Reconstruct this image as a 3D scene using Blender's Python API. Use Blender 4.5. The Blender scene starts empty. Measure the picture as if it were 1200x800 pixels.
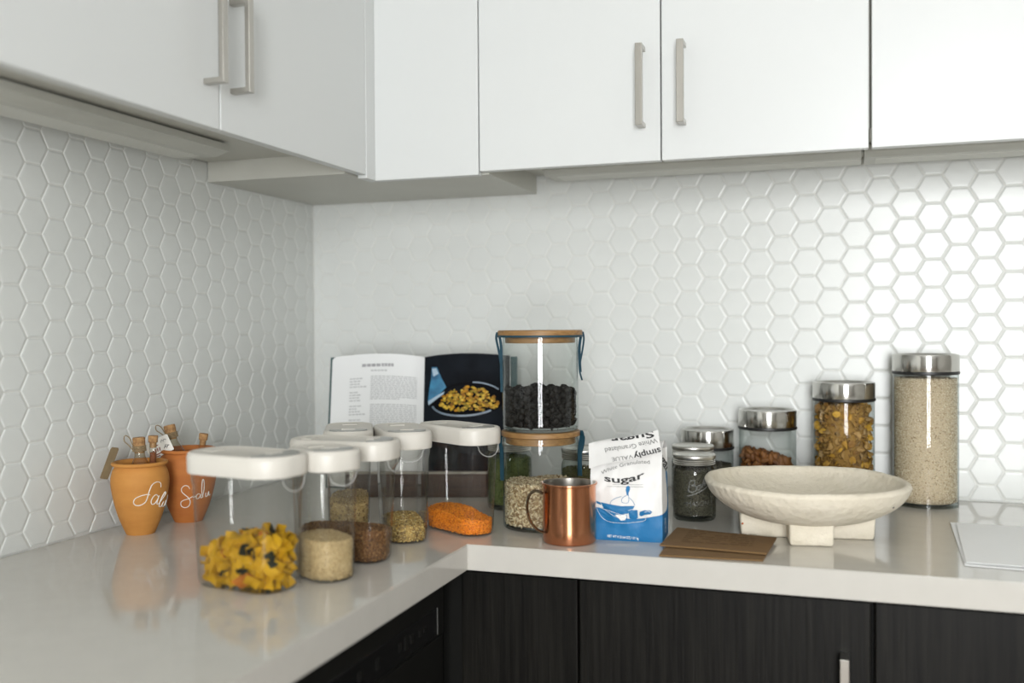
import bpy, bmesh, math, random
import numpy as np
from mathutils import Vector, Matrix, noise
R = random.Random(7)
sc = bpy.context.scene
col = sc.collection
PI = math.pi
Z0 = 0.914                      # worktop height above the floor

# ------------------------------------------------------------------ camera, light, exposure
CAM = (1.1986, -2.0741, 0.34197 + Z0)
YAW, PITCH, ROLL, FPX = -0.32699, -0.01617, -0.00668, 1160.32
def cam_basis():
    f = Vector((math.sin(YAW)*math.cos(PITCH), math.cos(YAW)*math.cos(PITCH), math.sin(PITCH)))
    r = Vector((math.cos(YAW), -math.sin(YAW), 0)); u = r.cross(f)
    r2 = r*math.cos(ROLL) + u*math.sin(ROLL); u2 = -r*math.sin(ROLL) + u*math.cos(ROLL)
    return r2, u2, f
cr, cu, cf = cam_basis()
cd = bpy.data.cameras.new('camera'); cam = bpy.data.objects.new('camera', cd); col.objects.link(cam)
cam.matrix_world = Matrix(((cr.x, cu.x, -cf.x, CAM[0]), (cr.y, cu.y, -cf.y, CAM[1]), (cr.z, cu.z, -cf.z, CAM[2]), (0, 0, 0, 1)))
cd.sensor_width = 36; cd.lens = 36*FPX/1200; cd.clip_start = .05
cd.dof.use_dof = True; cd.dof.focus_distance = 1.69; cd.dof.aperture_fstop = 2.0
sc.camera = cam
w = bpy.data.worlds.new('world'); sc.world = w; w.use_nodes = True
w.node_tree.nodes['Background'].inputs[0].default_value = (.93, .97, 1, 1)
w.node_tree.nodes['Background'].inputs[1].default_value = .9
def area(name, loc, rot, sx, sy, power, color):
    d = bpy.data.lights.new(name, 'AREA'); d.shape = 'RECTANGLE'; d.size = sx; d.size_y = sy; d.energy = power; d.color = color
    o = bpy.data.objects.new(name, d); col.objects.link(o); o.location = loc; o.rotation_euler = rot; return o
WX0, WX1, WZ0, WZ1, WY = 1.34, 2.38, .50, 2.34, -4.2
area('window_daylight', ((WX0+WX1)/2, WY-.1, (WZ0+WZ1)/2), (PI/2, 0, 0), WX1-WX0, WZ1-WZ0, 172, (.97, .985, 1))
sc.view_settings.view_transform = 'Standard'; sc.view_settings.look = 'None'
sc.view_settings.gamma = 1; sc.view_settings.use_curve_mapping = False
sc.view_settings.exposure = 0.07
sc.cycles.transparent_max_bounces = 40
sc.cycles.max_bounces = 10

# ------------------------------------------------------------------ materials
def mat(name, c, rough=.5, metal=0, var=0, scale=40, bump=0, bscale=None, c2=None, stretch=None, coat=0, spec=.5, island=None, detail=4, bdist=.002):
    m = bpy.data.materials.new(name); m.use_nodes = True; n = m.node_tree.nodes; l = m.node_tree.links
    b = n['Principled BSDF']; c = tuple(c)+(1,)
    b.inputs['Base Color'].default_value = c; b.inputs['Roughness'].default_value = rough; b.inputs['Metallic'].default_value = metal
    b.inputs['Specular IOR Level'].default_value = spec; b.inputs['Coat Weight'].default_value = coat
    tc = n.new('ShaderNodeTexCoord'); mp = n.new('ShaderNodeMapping'); l.new(tc.outputs['Object'], mp.inputs[0])
    if stretch: mp.inputs['Scale'].default_value = stretch
    if c2 is None: c2 = tuple(max(0, x*(1-var)) for x in c[:3])
    if var or island is None and c2 != c[:3] or True:
        t = n.new('ShaderNodeTexNoise'); t.inputs['Scale'].default_value = scale; t.inputs['Detail'].default_value = detail
        l.new(mp.outputs[0], t.inputs[0])
        r = n.new('ShaderNodeValToRGB'); r.color_ramp.elements[0].position = .35; r.color_ramp.elements[1].position = .65
        r.color_ramp.elements[0].color = tuple(c2[:3])+(1,); r.color_ramp.elements[1].color = c
        l.new(t.outputs[0], r.inputs[0])
        out = r.outputs[0]
        if island:
            g = n.new('ShaderNodeNewGeometry'); r2 = n.new('ShaderNodeValToRGB')
            e = r2.color_ramp.elements; k = len(island)
            while len(e) < k: e.new(.5)
            for i, cc in enumerate(island): e[i].position = i/max(1, k-1); e[i].color = tuple(cc)+(1,)
            l.new(g.outputs['Random Per Island'], r2.inputs[0])
            out = r2.outputs[0]
        l.new(out, b.inputs['Base Color'])
    if bump:
        t2 = n.new('ShaderNodeTexNoise'); t2.inputs['Scale'].default_value = bscale or scale; t2.inputs['Detail'].default_value = 5
        l.new(mp.outputs[0], t2.inputs[0])
        bp = n.new('ShaderNodeBump'); bp.inputs['Strength'].default_value = bump; bp.inputs['Distance'].default_value = bdist
        l.new(t2.outputs[0], bp.inputs['Height']); l.new(bp.outputs[0], b.inputs['Normal'])
    return m
def brushed(m, an=.9, rot=.25):
    n = m.node_tree.nodes; l = m.node_tree.links; b = n['Principled BSDF']
    t = n.new('ShaderNodeTangent'); t.direction_type = 'RADIAL'; t.axis = 'Z'
    b.inputs['Anisotropic'].default_value = an; b.inputs['Anisotropic Rotation'].default_value = rot; l.new(t.outputs[0], b.inputs['Tangent']); return m
def glass(name, tint=(.97, .98, .975), edge=(.70, .76, .74), ior=1.5, rough=.015, haze=0.0):
    m = bpy.data.materials.new(name); m.use_nodes = True; n = m.node_tree.nodes; l = m.node_tree.links
    n.remove(n['Principled BSDF']); out = n['Material Output']
    tr = n.new('ShaderNodeBsdfTransparent'); gl = n.new('ShaderNodeBsdfGlossy'); gl.inputs['Roughness'].default_value = rough
    l5 = n.new('ShaderNodeLayerWeight'); l5.inputs[0].default_value = .5
    p5 = n.new('ShaderNodeMath'); p5.operation = 'POWER'; p5.inputs[1].default_value = 4.2; l.new(l5.outputs['Facing'], p5.inputs[0])
    f0 = 1.1*((ior-1)/(ior+1))**2
    fr = n.new('ShaderNodeMath'); fr.operation = 'MULTIPLY_ADD'; fr.inputs[1].default_value = .85-f0; fr.inputs[2].default_value = f0; l.new(p5.outputs[0], fr.inputs[0])
    lw = n.new('ShaderNodeLayerWeight'); lw.inputs[0].default_value = .28
    mc = n.new('ShaderNodeMix'); mc.data_type = 'RGBA'
    mc.inputs[6].default_value = tuple(tint)+(1,); mc.inputs[7].default_value = tuple(edge)+(1,)
    l.new(lw.outputs['Facing'], mc.inputs[0]); l.new(mc.outputs[2], tr.inputs[0])
    base = tr
    if haze:
        df = n.new('ShaderNodeBsdfDiffuse'); df.inputs[0].default_value = (.8, .8, .78, 1)
        m0 = n.new('ShaderNodeMixShader'); m0.inputs[0].default_value = haze
        l.new(tr.outputs[0], m0.inputs[1]); l.new(df.outputs[0], m0.inputs[2]); base = m0
    mx = n.new('ShaderNodeMixShader'); l.new(fr.outputs[0], mx.inputs[0]); l.new(base.outputs[0], mx.inputs[1]); l.new(gl.outputs[0], mx.inputs[2])
    l.new(mx.outputs[0], out.inputs[0])
    return m
def ramp_mat(name, stops, scale, rough=.6, bump=.3, stretch=(1, 1, 1)):
    m = mat(name, stops[0], rough, bump=bump, scale=scale, stretch=stretch)
    return m

M = dict(
    tile=mat('tile_glaze', (.69, .705, .68), .30, var=.03, scale=9, bump=.03, bscale=25),
    grout=mat('grout', (.72, .725, .69), .8, var=.05, scale=60),
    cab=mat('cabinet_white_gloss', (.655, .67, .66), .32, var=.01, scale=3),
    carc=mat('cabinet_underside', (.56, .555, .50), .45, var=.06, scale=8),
    frost=mat('frosted_diffuser', (.66, .66, .61), .5, var=.03, scale=10),
    strip=mat('light_rail_grey', (.52, .52, .47), .4, var=.08, scale=12, stretch=(1, 1, 12)),
    nickel=mat('brushed_nickel', (.47, .45, .41), .3, 1, var=.08, scale=30, stretch=(4, 4, .3)),
    quartz=mat('white_quartz', (.55, .53, .485), .07, var=.03, scale=30),
    dark=mat('dark_wood_grain', (.0095, .0088, .007), .45, scale=26, stretch=(5, 5, .22), c2=(.0035, .0032, .0026), spec=.16, bump=.25, bscale=40),
    black=mat('appliance_black', (.008, .008, .007), .5, var=.1, scale=20, spec=.15),
    blackg=mat('control_panel_black', (.005, .005, .005), .18, var=.1),
    greyprint=mat('grey_print', (.16, .16, .15), .6, var=.1),
    terra=mat('terracotta', (.55, .245, .052), .75, c2=(.49, .205, .040), scale=18, bump=.12, bscale=60, stretch=(1, 1, 3)),
    terrad=mat('terracotta_deep', (.46, .155, .030), .75, c2=(.40, .125, .024), scale=18, bump=.12, bscale=60, stretch=(1, 1, 3)),
    chalk=mat('white_lettering', (.86, .85, .80), .7, var=.05),
    cork=mat('cork', (.42, .24, .10), .85, c2=(.24, .12, .045), scale=220, bump=.4, bscale=200),
    twine=mat('twine', (.30, .22, .12), .9, var=.3, scale=300),
    kraft=mat('kraft_tag', (.20, .14, .07), .85, var=.2, scale=60),
    tagw=mat('white_card', (.78, .76, .70), .7, var=.04, scale=40),
    redp=mat('red_print', (.28, .06, .035), .7, var=.2, scale=80),
    inkp=mat('black_ink', (.02, .02, .02), .6, var=.1),
    spice=mat('red_spice', (.28, .09, .03), .9, c2=(.16, .05, .02), scale=300),
    amber=glass('bottle_glass', (.92, .88, .78), (.55, .45, .30)),
    glass=glass('jar_glass', (.97, .978, .973), (.58, .65, .63), 1.42),
    plastic=glass('clear_plastic', (.965, .965, .955), (.62, .62, .59), 1.38, .04, .005),
    spouthl=glass('highlight_plastic', (.9, .9, .88), (.8, .8, .78), 1.5, .08, .30),  # hazy pale plastic, imitates the highlight lines at the spouts
    masonglass=glass('mason_glass', (.94, .955, .94), (.50, .56, .52), 1.45, .03),
    lidw=mat('white_plastic_lid', (.63, .60, .54), .42, var=.02, scale=20),
    flap=mat('grey_flip_cap', (.30, .30, .28), .3, var=.05, scale=20),
    steel=brushed(mat('brushed_steel', (.62, .61, .58), .17, 1, var=.06, scale=30, stretch=(1, 1, .1))),
    steeld=mat('brushed_steel_top', (.55, .54, .52), .3, 1, var=.06, scale=30),
    gasket=mat('black_gasket', (.012, .012, .012), .4, var=.1),
    tin=mat('zinc_lid', (.60, .59, .55), .34, 1, var=.1, scale=60),
    copper=brushed(mat('brushed_copper', (.66, .29, .15), .22, 1, var=.12, scale=50, stretch=(1, 1, .12))),
    mugin=mat('steel_lining', (.55, .52, .47), .28, 1, var=.1, scale=40),
    bamboo=mat('bamboo', (.33, .185, .065), .5, c2=(.23, .12, .04), scale=60, stretch=(.3, 2, 4), bump=.1),
    ribbon=mat('blue_ribbon', (.008, .050, .078), .55, var=.2, scale=60),
    clay=mat('cream_paper_clay', (.72, .66, .545), .92, c2=(.67, .61, .49), scale=22, bump=1.0, bscale=75, bdist=.0035),
    claychip=mat('rust_chip', (.42, .12, .04), .9, var=.2),
    claydot=mat('dark_speck', (.10, .09, .08), .9, var=.2),
    brownp=mat('brown_cardboard', (.19, .108, .040), .85, c2=(.165, .092, .033), scale=40, stretch=(1, 6, 1), bump=.15),
    brownd=mat('brown_print', (.11, .06, .022), .85, var=.2),
    paper=mat('white_paper', (.88, .885, .88), .65, var=.02, scale=6),
    bag=None,
    blue=mat('bag_blue', (.006, .155, .37), .5, var=.08, scale=30),
    bagw=mat('bag_white_print', (.82, .82, .80), .55, var=.03),
    page=mat('book_page', (.76, .77, .765), .6, var=.02, scale=10),
    pageedge=mat('page_edges', (.62, .61, .57), .8, scale=4, stretch=(400, 1, 1), c2=(.45, .44, .41)),
    textg=mat('page_text_grey', (.50, .51, .51), .7, var=.05, scale=300),
    texth=mat('page_heading', (.36, .36, .37), .7, var=.1),
    cover=mat('teal_cover', (.012, .06, .062), .5, var=.1),
    photo=mat('photo_dark', (.004, .005, .007), .6, spec=.06, c2=(.010, .013, .018), scale=12),
    photopan=mat('photo_pan', (.003, .003, .004), .6, var=.1, spec=.05),
    photorim=mat('photo_pan_rim', (.20, .27, .35), .3, var=.4, scale=30),
    photoblue=mat('photo_blue_cloth', (.05, .27, .46), .3, c2=(.02, .10, .20), scale=28),
    photopale=mat('photo_pale_blue', (.42, .55, .66), .3, var=.2, scale=40),
    food=mat('photo_food', (.62, .40, .03), .35, island=[(.58, .34, .015), (.68, .46, .06), (.22, .09, .008), (.50, .23, .008), (.20, .16, .012), (.60, .36, .02)], spec=.1),
    wood=mat('stand_dark_wood', (.060, .028, .014), .5, c2=(.035, .016, .008), scale=20, stretch=(.6, 4, 6)),
    woodp=mat('stand_pale_edge', (.38, .35, .30), .6, var=.2, scale=60),
    wall=mat('wall_paint', (.74, .74, .72), .85, var=.02, scale=8),
    floor=mat('floor_wood', (.20, .145, .10), .45, c2=(.15, .105, .07), scale=12, stretch=(1, 8, 1)),
    ceil=mat('ceiling_paint', (.80, .80, .78), .9, var=.02),
    frame=mat('window_frame_white', (.8, .8, .79), .4, var=.02),
    pane=glass('window_pane', (.99, .99, .99), (.9, .92, .92), 1.3),
)

# ------------------------------------------------------------------ mesh helpers
class MB:
    def __init__(s): s.v = []; s.f = []; s.uv = None
    def add(s, v, f):
        o = len(s.v); s.v += [tuple(p) for p in v]; s.f += [tuple(i+o for i in q) for q in f]; return s
    def box(s, x0, y0, z0, x1, y1, z1):
        return s.add([(x0,y0,z0),(x1,y0,z0),(x1,y1,z0),(x0,y1,z0),(x0,y0,z1),(x1,y0,z1),(x1,y1,z1),(x0,y1,z1)],
                     [(3,2,1,0),(4,5,6,7),(0,1,5,4),(1,2,6,5),(2,3,7,6),(3,0,4,7)])
    def bbox(s, x0, y0, z0, x1, y1, z1, b=.002, seg=2):
        bm = bmesh.new(); bmesh.ops.create_cube(bm, size=1)
        for v in bm.verts: v.co = Vector(((x0+x1)/2+v.co.x*(x1-x0), (y0+y1)/2+v.co.y*(y1-y0), (z0+z1)/2+v.co.z*(z1-z0)))
        bmesh.ops.bevel(bm, geom=bm.edges[:], offset=b, segments=seg, profile=.5, affect='EDGES')
        bm.verts.index_update(); s.add([v.co for v in bm.verts], [[v.index for v in f.verts] for f in bm.faces]); bm.free(); return s
    def lathe(s, prof, n=48, cx=0, cy=0, cap0=True, cap1=False):
        v = []; f = []; m = len(prof)
        for r, z in prof:
            for k in range(n): a = 2*PI*k/n; v.append((cx+r*math.cos(a), cy+r*math.sin(a), z))
        for i in range(m-1):
            for k in range(n): k2 = (k+1) % n; f.append((i*n+k, i*n+k2, (i+1)*n+k2, (i+1)*n+k))
        if cap0: f.append(tuple(range(n-1, -1, -1)))
        if cap1: f.append(tuple((m-1)*n+k for k in range(n)))
        return s.add(v, f)
    def loft(s, secs, cap0=True, cap1=False):
        n = len(secs[0]); v = [p for q in secs for p in q]; f = []
        for i in range(len(secs)-1):
            for k in range(n): k2 = (k+1) % n; f.append((i*n+k, i*n+k2, (i+1)*n+k2, (i+1)*n+k))
        if cap0: f.append(tuple(range(n-1, -1, -1)))
        if cap1: f.append(tuple((len(secs)-1)*n+k for k in range(n)))
        return s.add(v, f)
    def tube(s, pts, r, n=8, cap=True, flat=None):
        pts = [Vector(p) for p in pts]; secs = []
        up = Vector((0, 0, 1))
        for i, p in enumerate(pts):
            t = (pts[min(i+1, len(pts)-1)]-pts[max(i-1, 0)]).normalized()
            if abs(t.dot(up)) > .95: a = t.cross(Vector((1, .2, 0))).normalized()
            else: a = t.cross(up).normalized()
            if secs and a.dot(la) < 0: a = -a
            la = a; b = a.cross(t).normalized()
            rr = r[i] if isinstance(r, (list, tuple)) else r
            secs.append([p+(a*math.cos(2*PI*k/n)+b*math.sin(2*PI*k/n))*rr for k in range(n)])
        return s.loft(secs, cap, cap)
    def build(s, name, m, parent=None, smooth=40, loc=None):
        me = bpy.data.meshes.new(name); me.from_pydata([tuple(p) for p in s.v], [], s.f)
        bm = bmesh.new(); bm.from_mesh(me); bmesh.ops.recalc_face_normals(bm, faces=bm.faces[:]); bm.to_mesh(me); bm.free()
        me.materials.append(m)
        if smooth and smooth != 30:
            me.polygons.foreach_set('use_smooth', [True]*len(me.polygons)); me.set_sharp_from_angle(angle=math.radians(smooth))
        o = bpy.data.objects.new(name, me); col.objects.link(o)
        if parent: o.parent = parent
        if loc: o.location = loc
        return o
def tag(o, label=None, cat=None, group=None, kind=None):
    if label: o['label'] = label
    if cat: o['category'] = cat
    if group: o['group'] = group
    if kind: o['kind'] = kind
    return o
def thing(name, label, cat, loc=(0, 0, 0), rz=0, group=None):
    o = bpy.data.objects.new(name, None); col.objects.link(o); o.location = loc; o.rotation_euler = (0, 0, rz); o.empty_display_size = .05
    return tag(o, label, cat, group)
def link_copy(me, name, parent=None):
    o = bpy.data.objects.new(name, me); col.objects.link(o); o.parent = parent; return o
def P(x, y, z=0): return (x, y, z+Z0)
def smoothpath(pts, k=6):
    pts = [Vector(p) for p in pts]; out = []
    for i in range(len(pts)-1):
        p0 = pts[max(i-1, 0)]; p1 = pts[i]; p2 = pts[i+1]; p3 = pts[min(i+2, len(pts)-1)]
        for j in range(k):
            t = j/k
            out.append(.5*((2*p1)+(p2-p0)*t+(2*p0-5*p1+4*p2-p3)*t*t+(3*p1-p0-3*p2+p3)*t**3))
    out.append(pts[-1]); return out
def text2d(s, size=1, bold=0, shear=0):
    c = bpy.data.curves.new('t', 'FONT'); c.body = s; c.size = size; c.offset = bold; c.shear = shear; c.resolution_u = 3
    c.align_x = 'LEFT'; c.fill_mode = 'FRONT'
    o = bpy.data.objects.new('t', c); col.objects.link(o); bpy.context.view_layer.update()
    me = bpy.data.meshes.new_from_object(o.evaluated_get(bpy.context.evaluated_depsgraph_get()))
    v = [(p.co.x, p.co.y) for p in me.vertices]; f = [tuple(q.vertices) for q in me.polygons]
    bpy.data.objects.remove(o); bpy.data.curves.remove(c); bpy.data.meshes.remove(me)
    x0 = min(p[0] for p in v); x1 = max(p[0] for p in v)
    return [(p[0]-x0, p[1]) for p in v], f, x1-x0

# ------------------------------------------------------------------ the setting
def setting(name, mb, m, smooth=0): return tag(mb.build(name, m, None, smooth), kind='structure')
RX, FY, CZ = 4.0, WY, 2.62
setting('floor', MB().box(-.1, FY-.1, -.05, RX, .1, 0), M['floor'])
setting('ceiling', MB().box(-.1, FY-.1, CZ, RX, .1, CZ+.05), M['ceil'])
G = .0016                                         # grout lies this deep behind the tile faces
wall_back = setting('wall_back', MB().box(-.1, G, 0, RX, .1, CZ), M['grout'])
wall_left = setting('wall_left', MB().box(-.1, FY-.1, 0, -G, G, CZ), M['grout'])
fw = MB().box(-.1, FY-.1, 0, WX0, FY, CZ).box(WX1, FY-.1, 0, RX, FY, CZ).box(WX0, FY-.1, 0, WX1, FY, WZ0).box(WX0, FY-.1, WZ1, WX1, FY, CZ)
setting('wall_front', fw, M['wall'])
setting('added_wall_right', MB().box(RX, FY-.1, 0, RX+.1, .1, CZ), mat('added_wall_taupe', (.42, .41, .38), .8, var=.05, scale=8))  # unseen wall, added and toned to cut the light from the right
win = thing('window_1', None, None, (0, 0, 0)); win['kind'] = 'structure'
fr = MB()
for a in ((WX0, WX0+.05, WZ0, WZ1), (WX1-.05, WX1, WZ0, WZ1), (WX0, WX1, WZ0, WZ0+.05), (WX0, WX1, WZ1-.05, WZ1), ((WX0+WX1)/2-.025, (WX0+WX1)/2+.025, WZ0, WZ1)):
    fr.box(a[0], FY-.06, a[2], a[1], FY-.01, a[3])
fr.build('window_frame', M['frame'], win, 0)
MB().box(WX0, FY-.04, WZ0, WX1, FY-.035, WZ1).build('window_pane', M['pane'], win, 0)

# hexagonal wall tiles -------------------------------------------------
TP = .05417; TF = .0512; TC = TP*math.sqrt(3)/2
def hexpts(cx, cz, ff):
    r = ff/math.sqrt(3); return [(cx+r*math.cos(k*PI/3), cz+r*math.sin(k*PI/3)) for k in range(6)]
def clip(poly, ax, lim, keep_gt):
    out = []
    for i in range(len(poly)):
        a = poly[i]; b = poly[(i+1) % len(poly)]
        ia = (a[ax] >= lim) == keep_gt; ib = (b[ax] >= lim) == keep_gt
        if ia: out.append(a)
        if ia != ib:
            t = (lim-a[ax])/(b[ax]-a[ax]); out.append((a[0]+(b[0]-a[0])*t, a[1]+(b[1]-a[1])*t))
    return out
def tile_geo(poly, to3):
    n = len(poly); cx = sum(p[0] for p in poly)/n; cz = sum(p[1] for p in poly)/n
    rad = max(math.hypot(p[0]-cx, p[1]-cz) for p in poly); k1 = 1-.0008/rad*1.2; k2 = 1-.0030/rad*1.2
    v = []
    for k, d in ((1, -G), (1, -.0009), (k1, -.00035), (k2, 0)):
        v += [to3(cx+(p[0]-cx)*k, cz+(p[1]-cz)*k, d) for p in poly]
    f = []
    for i in range(3):
        for j in range(n): j2 = (j+1) % n; f.append((i*n+j, i*n+j2, (i+1)*n+j2, (i+1)*n+j))
    f.append(tuple(3*n+j for j in range(n)))
    return v, f
def tile_wall(wall, c0, z0, i0, i1, lo, hi, zlo, zhi, to3, part_ok, flip):
    shared = None; field = MB(); cnt = 0
    for i in range(i0, i1):
        cx = c0+i*TC
        for k in range(-2, 14):
            cz = z0+TP/2+k*TP+(TP/2 if i % 2 else 0)
            full = hexpts(cx, cz, TF); poly = clip(clip(clip(clip(full, 0, lo, True), 0, hi, False), 1, zlo, True), 1, zhi, False)
            if len(poly) < 3: continue
            if flip: pass
            area_ = abs(sum(poly[j][0]*poly[(j+1) % len(poly)][1]-poly[(j+1) % len(poly)][0]*poly[j][1] for j in range(len(poly))))/2
            if area_ < 2e-5: continue
            if part_ok(i, cx, cz):
                if len(poly) == 6 and abs(area_-TF*TF*math.sqrt(3)/2) < 1e-7:
                    if shared is None:
                        v, f = tile_geo(hexpts(0, 0, TF), to3); t = MB().add(v, f).build('tile', M['tile'], wall, 4); shared = t.data
                    else: t = link_copy(shared, 'tile', wall)
                    t.location = to3(cx, cz+Z0, 0)
                    tl = R.uniform(-.006, .006); t.rotation_euler = (R.uniform(-.004, .004), R.uniform(-.004, .004), 0)
                else:
                    v, f = tile_geo(poly, to3); t = MB().add(v, f).build('tile', M['tile'], wall, 4); t.location = (0, 0, Z0)
                cnt += 1
            else:
                v, f = tile_geo(poly, to3); field.add(v, f)
    if field.v:
        o = field.build('tile_field', M['tile'], wall, 4, (0, 0, Z0)); o['kind'] = 'stuff'
    return cnt
ZT = .668
nb = tile_wall(wall_back, 1.3552, .51898-10*TP, -29, 18, .002, 2.2, .0015, ZT, lambda a, b, d: (a, -d, b), lambda i, cx, cz: -17 <= i <= 4 , False)
nl = tile_wall(wall_left, -.8981, .02974, -16, 20, -1.7, -.002, .0015, ZT, lambda a, b, d: (d, a, b), lambda i, cx, cz: i >= -2, True)

# ------------------------------------------------------------------ worktop
TH = .0404; D = .635
L1, X2 = -1.95, 2.2
top = [(.0005, -.0005), (.0005, L1), (D, L1), (D, -D), (X2, -D), (X2, -.0005)]
bm = bmesh.new(); vs = [bm.verts.new((x, y, 0)) for x, y in top]; fc = bm.faces.new(vs)
ex = bmesh.ops.extrude_face_region(bm, geom=[fc]); bmesh.ops.translate(bm, vec=(0, 0, -TH), verts=[v for v in ex['geom'] if isinstance(v, bmesh.types.BMVert)])
bmesh.ops.recalc_face_normals(bm, faces=bm.faces[:])
bmesh.ops.bevel(bm, geom=[e for e in bm.edges], offset=.0015, segments=2, affect='EDGES')
me = bpy.data.meshes.new('worktop'); bm.to_mesh(me); bm.free(); me.materials.append(M['quartz'])
wt = bpy.data.objects.new('worktop', me); col.objects.link(wt); wt.location = (0, 0, Z0)
tag(wt, 'glossy white stone worktop running round the corner in an L', 'worktop')

# ------------------------------------------------------------------ upper cabinets
DU, HD, HC = .3261, .6318, .6257
DT = .019                                         # door thickness
TOPZ = 1.42
def bar_handle(parent, horizontal_dir, x, y, z0, z1, proj, w=.0125, t=.008):
    """square-section bow handle; horizontal_dir = outward unit vector (2d)"""
    ox, oy = horizontal_dir; px, py = -oy, ox
    def slab(d0, d1, a0, a1, z0, z1):
        pts = [(x+ox*d+px*a, y+oy*d+py*a) for d, a in ((d0, a0), (d1, a0), (d1, a1), (d0, a1))]
        xs = [p[0] for p in pts]; ys = [p[1] for p in pts]
        return min(xs), min(ys), z0, max(xs), max(ys), z1
    m = MB(); m.bbox(*slab(proj-t, proj, -w/2, w/2, z0, z1), .0008)
    m.bbox(*slab(-.0002, proj-t+.001, -w/2, w/2, z0, z0+t), .0008); m.bbox(*slab(-.0002, proj-t+.001, -w/2, w/2, z1-t, z1), .0008)
    return m.build('handle', M['nickel'], parent, 30)
RC = .668                                          # recessed carcass bottoms
def back_cabinet(x0, x1, split, label, handles, hx):
    t = thing('wall_cabinet', label, 'cabinet', P((x0+x1)/2, -.15, HD))
    def loc(o): o.matrix_parent_inverse = Matrix.Translation(P((x0+x1)/2, -.15, HD)).inverted(); return o
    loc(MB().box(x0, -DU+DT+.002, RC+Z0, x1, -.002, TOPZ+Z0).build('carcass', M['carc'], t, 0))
    for k, (a, b) in enumerate(split):
        d = loc(MB().bbox(a, -DU, HD+Z0, b, -DU+DT, TOPZ+Z0, .0015).build('door', M['cab'], t, 30))
        if hx[k] is not None:
            h = bar_handle(d, (0, -1), hx[k], -DU, .691+Z0, .8335+Z0, .034)
    return t
back_cabinet(.556, 1.2335, [(.5435, .8852), (.8876, 1.2318)], 'white double-door wall cabinet with two bar handles above the glass jars', 2, [.853, .925])
back_cabinet(1.2345, 1.93, [(1.2365, 1.581), (1.5835, 1.929)], 'white gloss wall cabinet above the tall jar of flour, no handle in sight', 2, [1.545, 1.62])
# left run
t = thing('wall_cabinet', 'white double-door wall cabinet on the shaded left wall, seen at a steep angle', 'cabinet', P(.15, -.85, HD))
def loc(o): o.matrix_parent_inverse = Matrix.Translation(P(.15, -.85, HD)).inverted(); return o
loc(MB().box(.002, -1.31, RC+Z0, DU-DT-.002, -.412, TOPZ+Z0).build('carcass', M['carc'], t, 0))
for a, b, hy in ((-.8275, -.3643, -.797), (-1.294, -.8305, -.862)):
    d = loc(MB().bbox(DU-DT, a, HD+Z0, DU, b, TOPZ+Z0, .0015).build('door', M['cab'], t, 30))
    bar_handle(d, (1, 0), DU, hy, .6905+Z0, .83+Z0, .034)
# corner unit
t = thing('corner_cabinet', 'white corner wall cabinet with a plain filler front joining both runs', 'cabinet', P(.2, -.2, HC))
def loc(o): o.matrix_parent_inverse = Matrix.Translation(P(.2, -.2, HC)).inverted(); return o
cp = [(.002, -.002), (.002, -.41), (DU-DT-.003, -.41), (DU-DT-.003, -DU+DT+.003), (.555, -DU+DT+.003), (.555, -.002)]
n = len(cp)
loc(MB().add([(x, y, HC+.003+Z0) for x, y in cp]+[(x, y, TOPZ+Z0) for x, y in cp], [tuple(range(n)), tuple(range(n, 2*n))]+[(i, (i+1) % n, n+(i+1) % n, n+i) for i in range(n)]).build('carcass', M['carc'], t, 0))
loc(MB().bbox(DU, -DU, HC+Z0, .5412, -DU+DT, TOPZ+Z0, .001).build('filler_panel', M['cab'], t, 30))
loc(MB().bbox(DU-DT, -.362, HC+.0005+Z0, DU, -DU+DT, TOPZ+Z0, .001).build('filler_strip', M['cab'], t, 30))
# under-cabinet light fixtures
def fixture(name, label, a0, a1, axis, n0, n1, n2):
    """trapezoid channel under the cabinets, running along an axis"""
    prof = [(n0+.01, RC), (n0+.01, .664), (n0, .663), (n0, .6475), (n0+.006, .644), (n1, .644), (n2, .652), (n2, .6635), (n2-.012, .6645), (n2-.012, RC)]
    m = MB()
    f3 = (lambda a, c, z: (a, -c, z+Z0)) if axis == 'x' else (lambda a, c, z: (c, a, z+Z0))
    m.loft([[f3(a0, c, z) for c, z in prof], [f3(a1, c, z) for c, z in prof]], True, True)
    o = m.build(name, M['strip'], None, 0); tag(o, label, 'light fixture')
    l = MB().loft([[f3(a, c, z) for c, z in ((n0+.012, .6442), (n0+.012, .6432), (n1-.02, .6432), (n1-.02, .6442))] for a in (a0+(.02 if a1 > a0 else -.02), a1)], True, True).build('diffuser', M['frost'], o, 0)
    return o
fixture('under_cabinet_light', 'grey under-cabinet light channel below the left wall cabinet', -.575, -1.305, 'y', .055, .138, .166)
fixture('under_cabinet_light', 'grey under-cabinet light channel below the double-door cabinet beside the corner', .618, 1.2225, 'x', .058, .150, .168)
fixture('under_cabinet_light', 'grey under-cabinet light channel below the cabinet over the flour jar', 1.2275, 1.90, 'x', .058, .150, .168)

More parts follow.
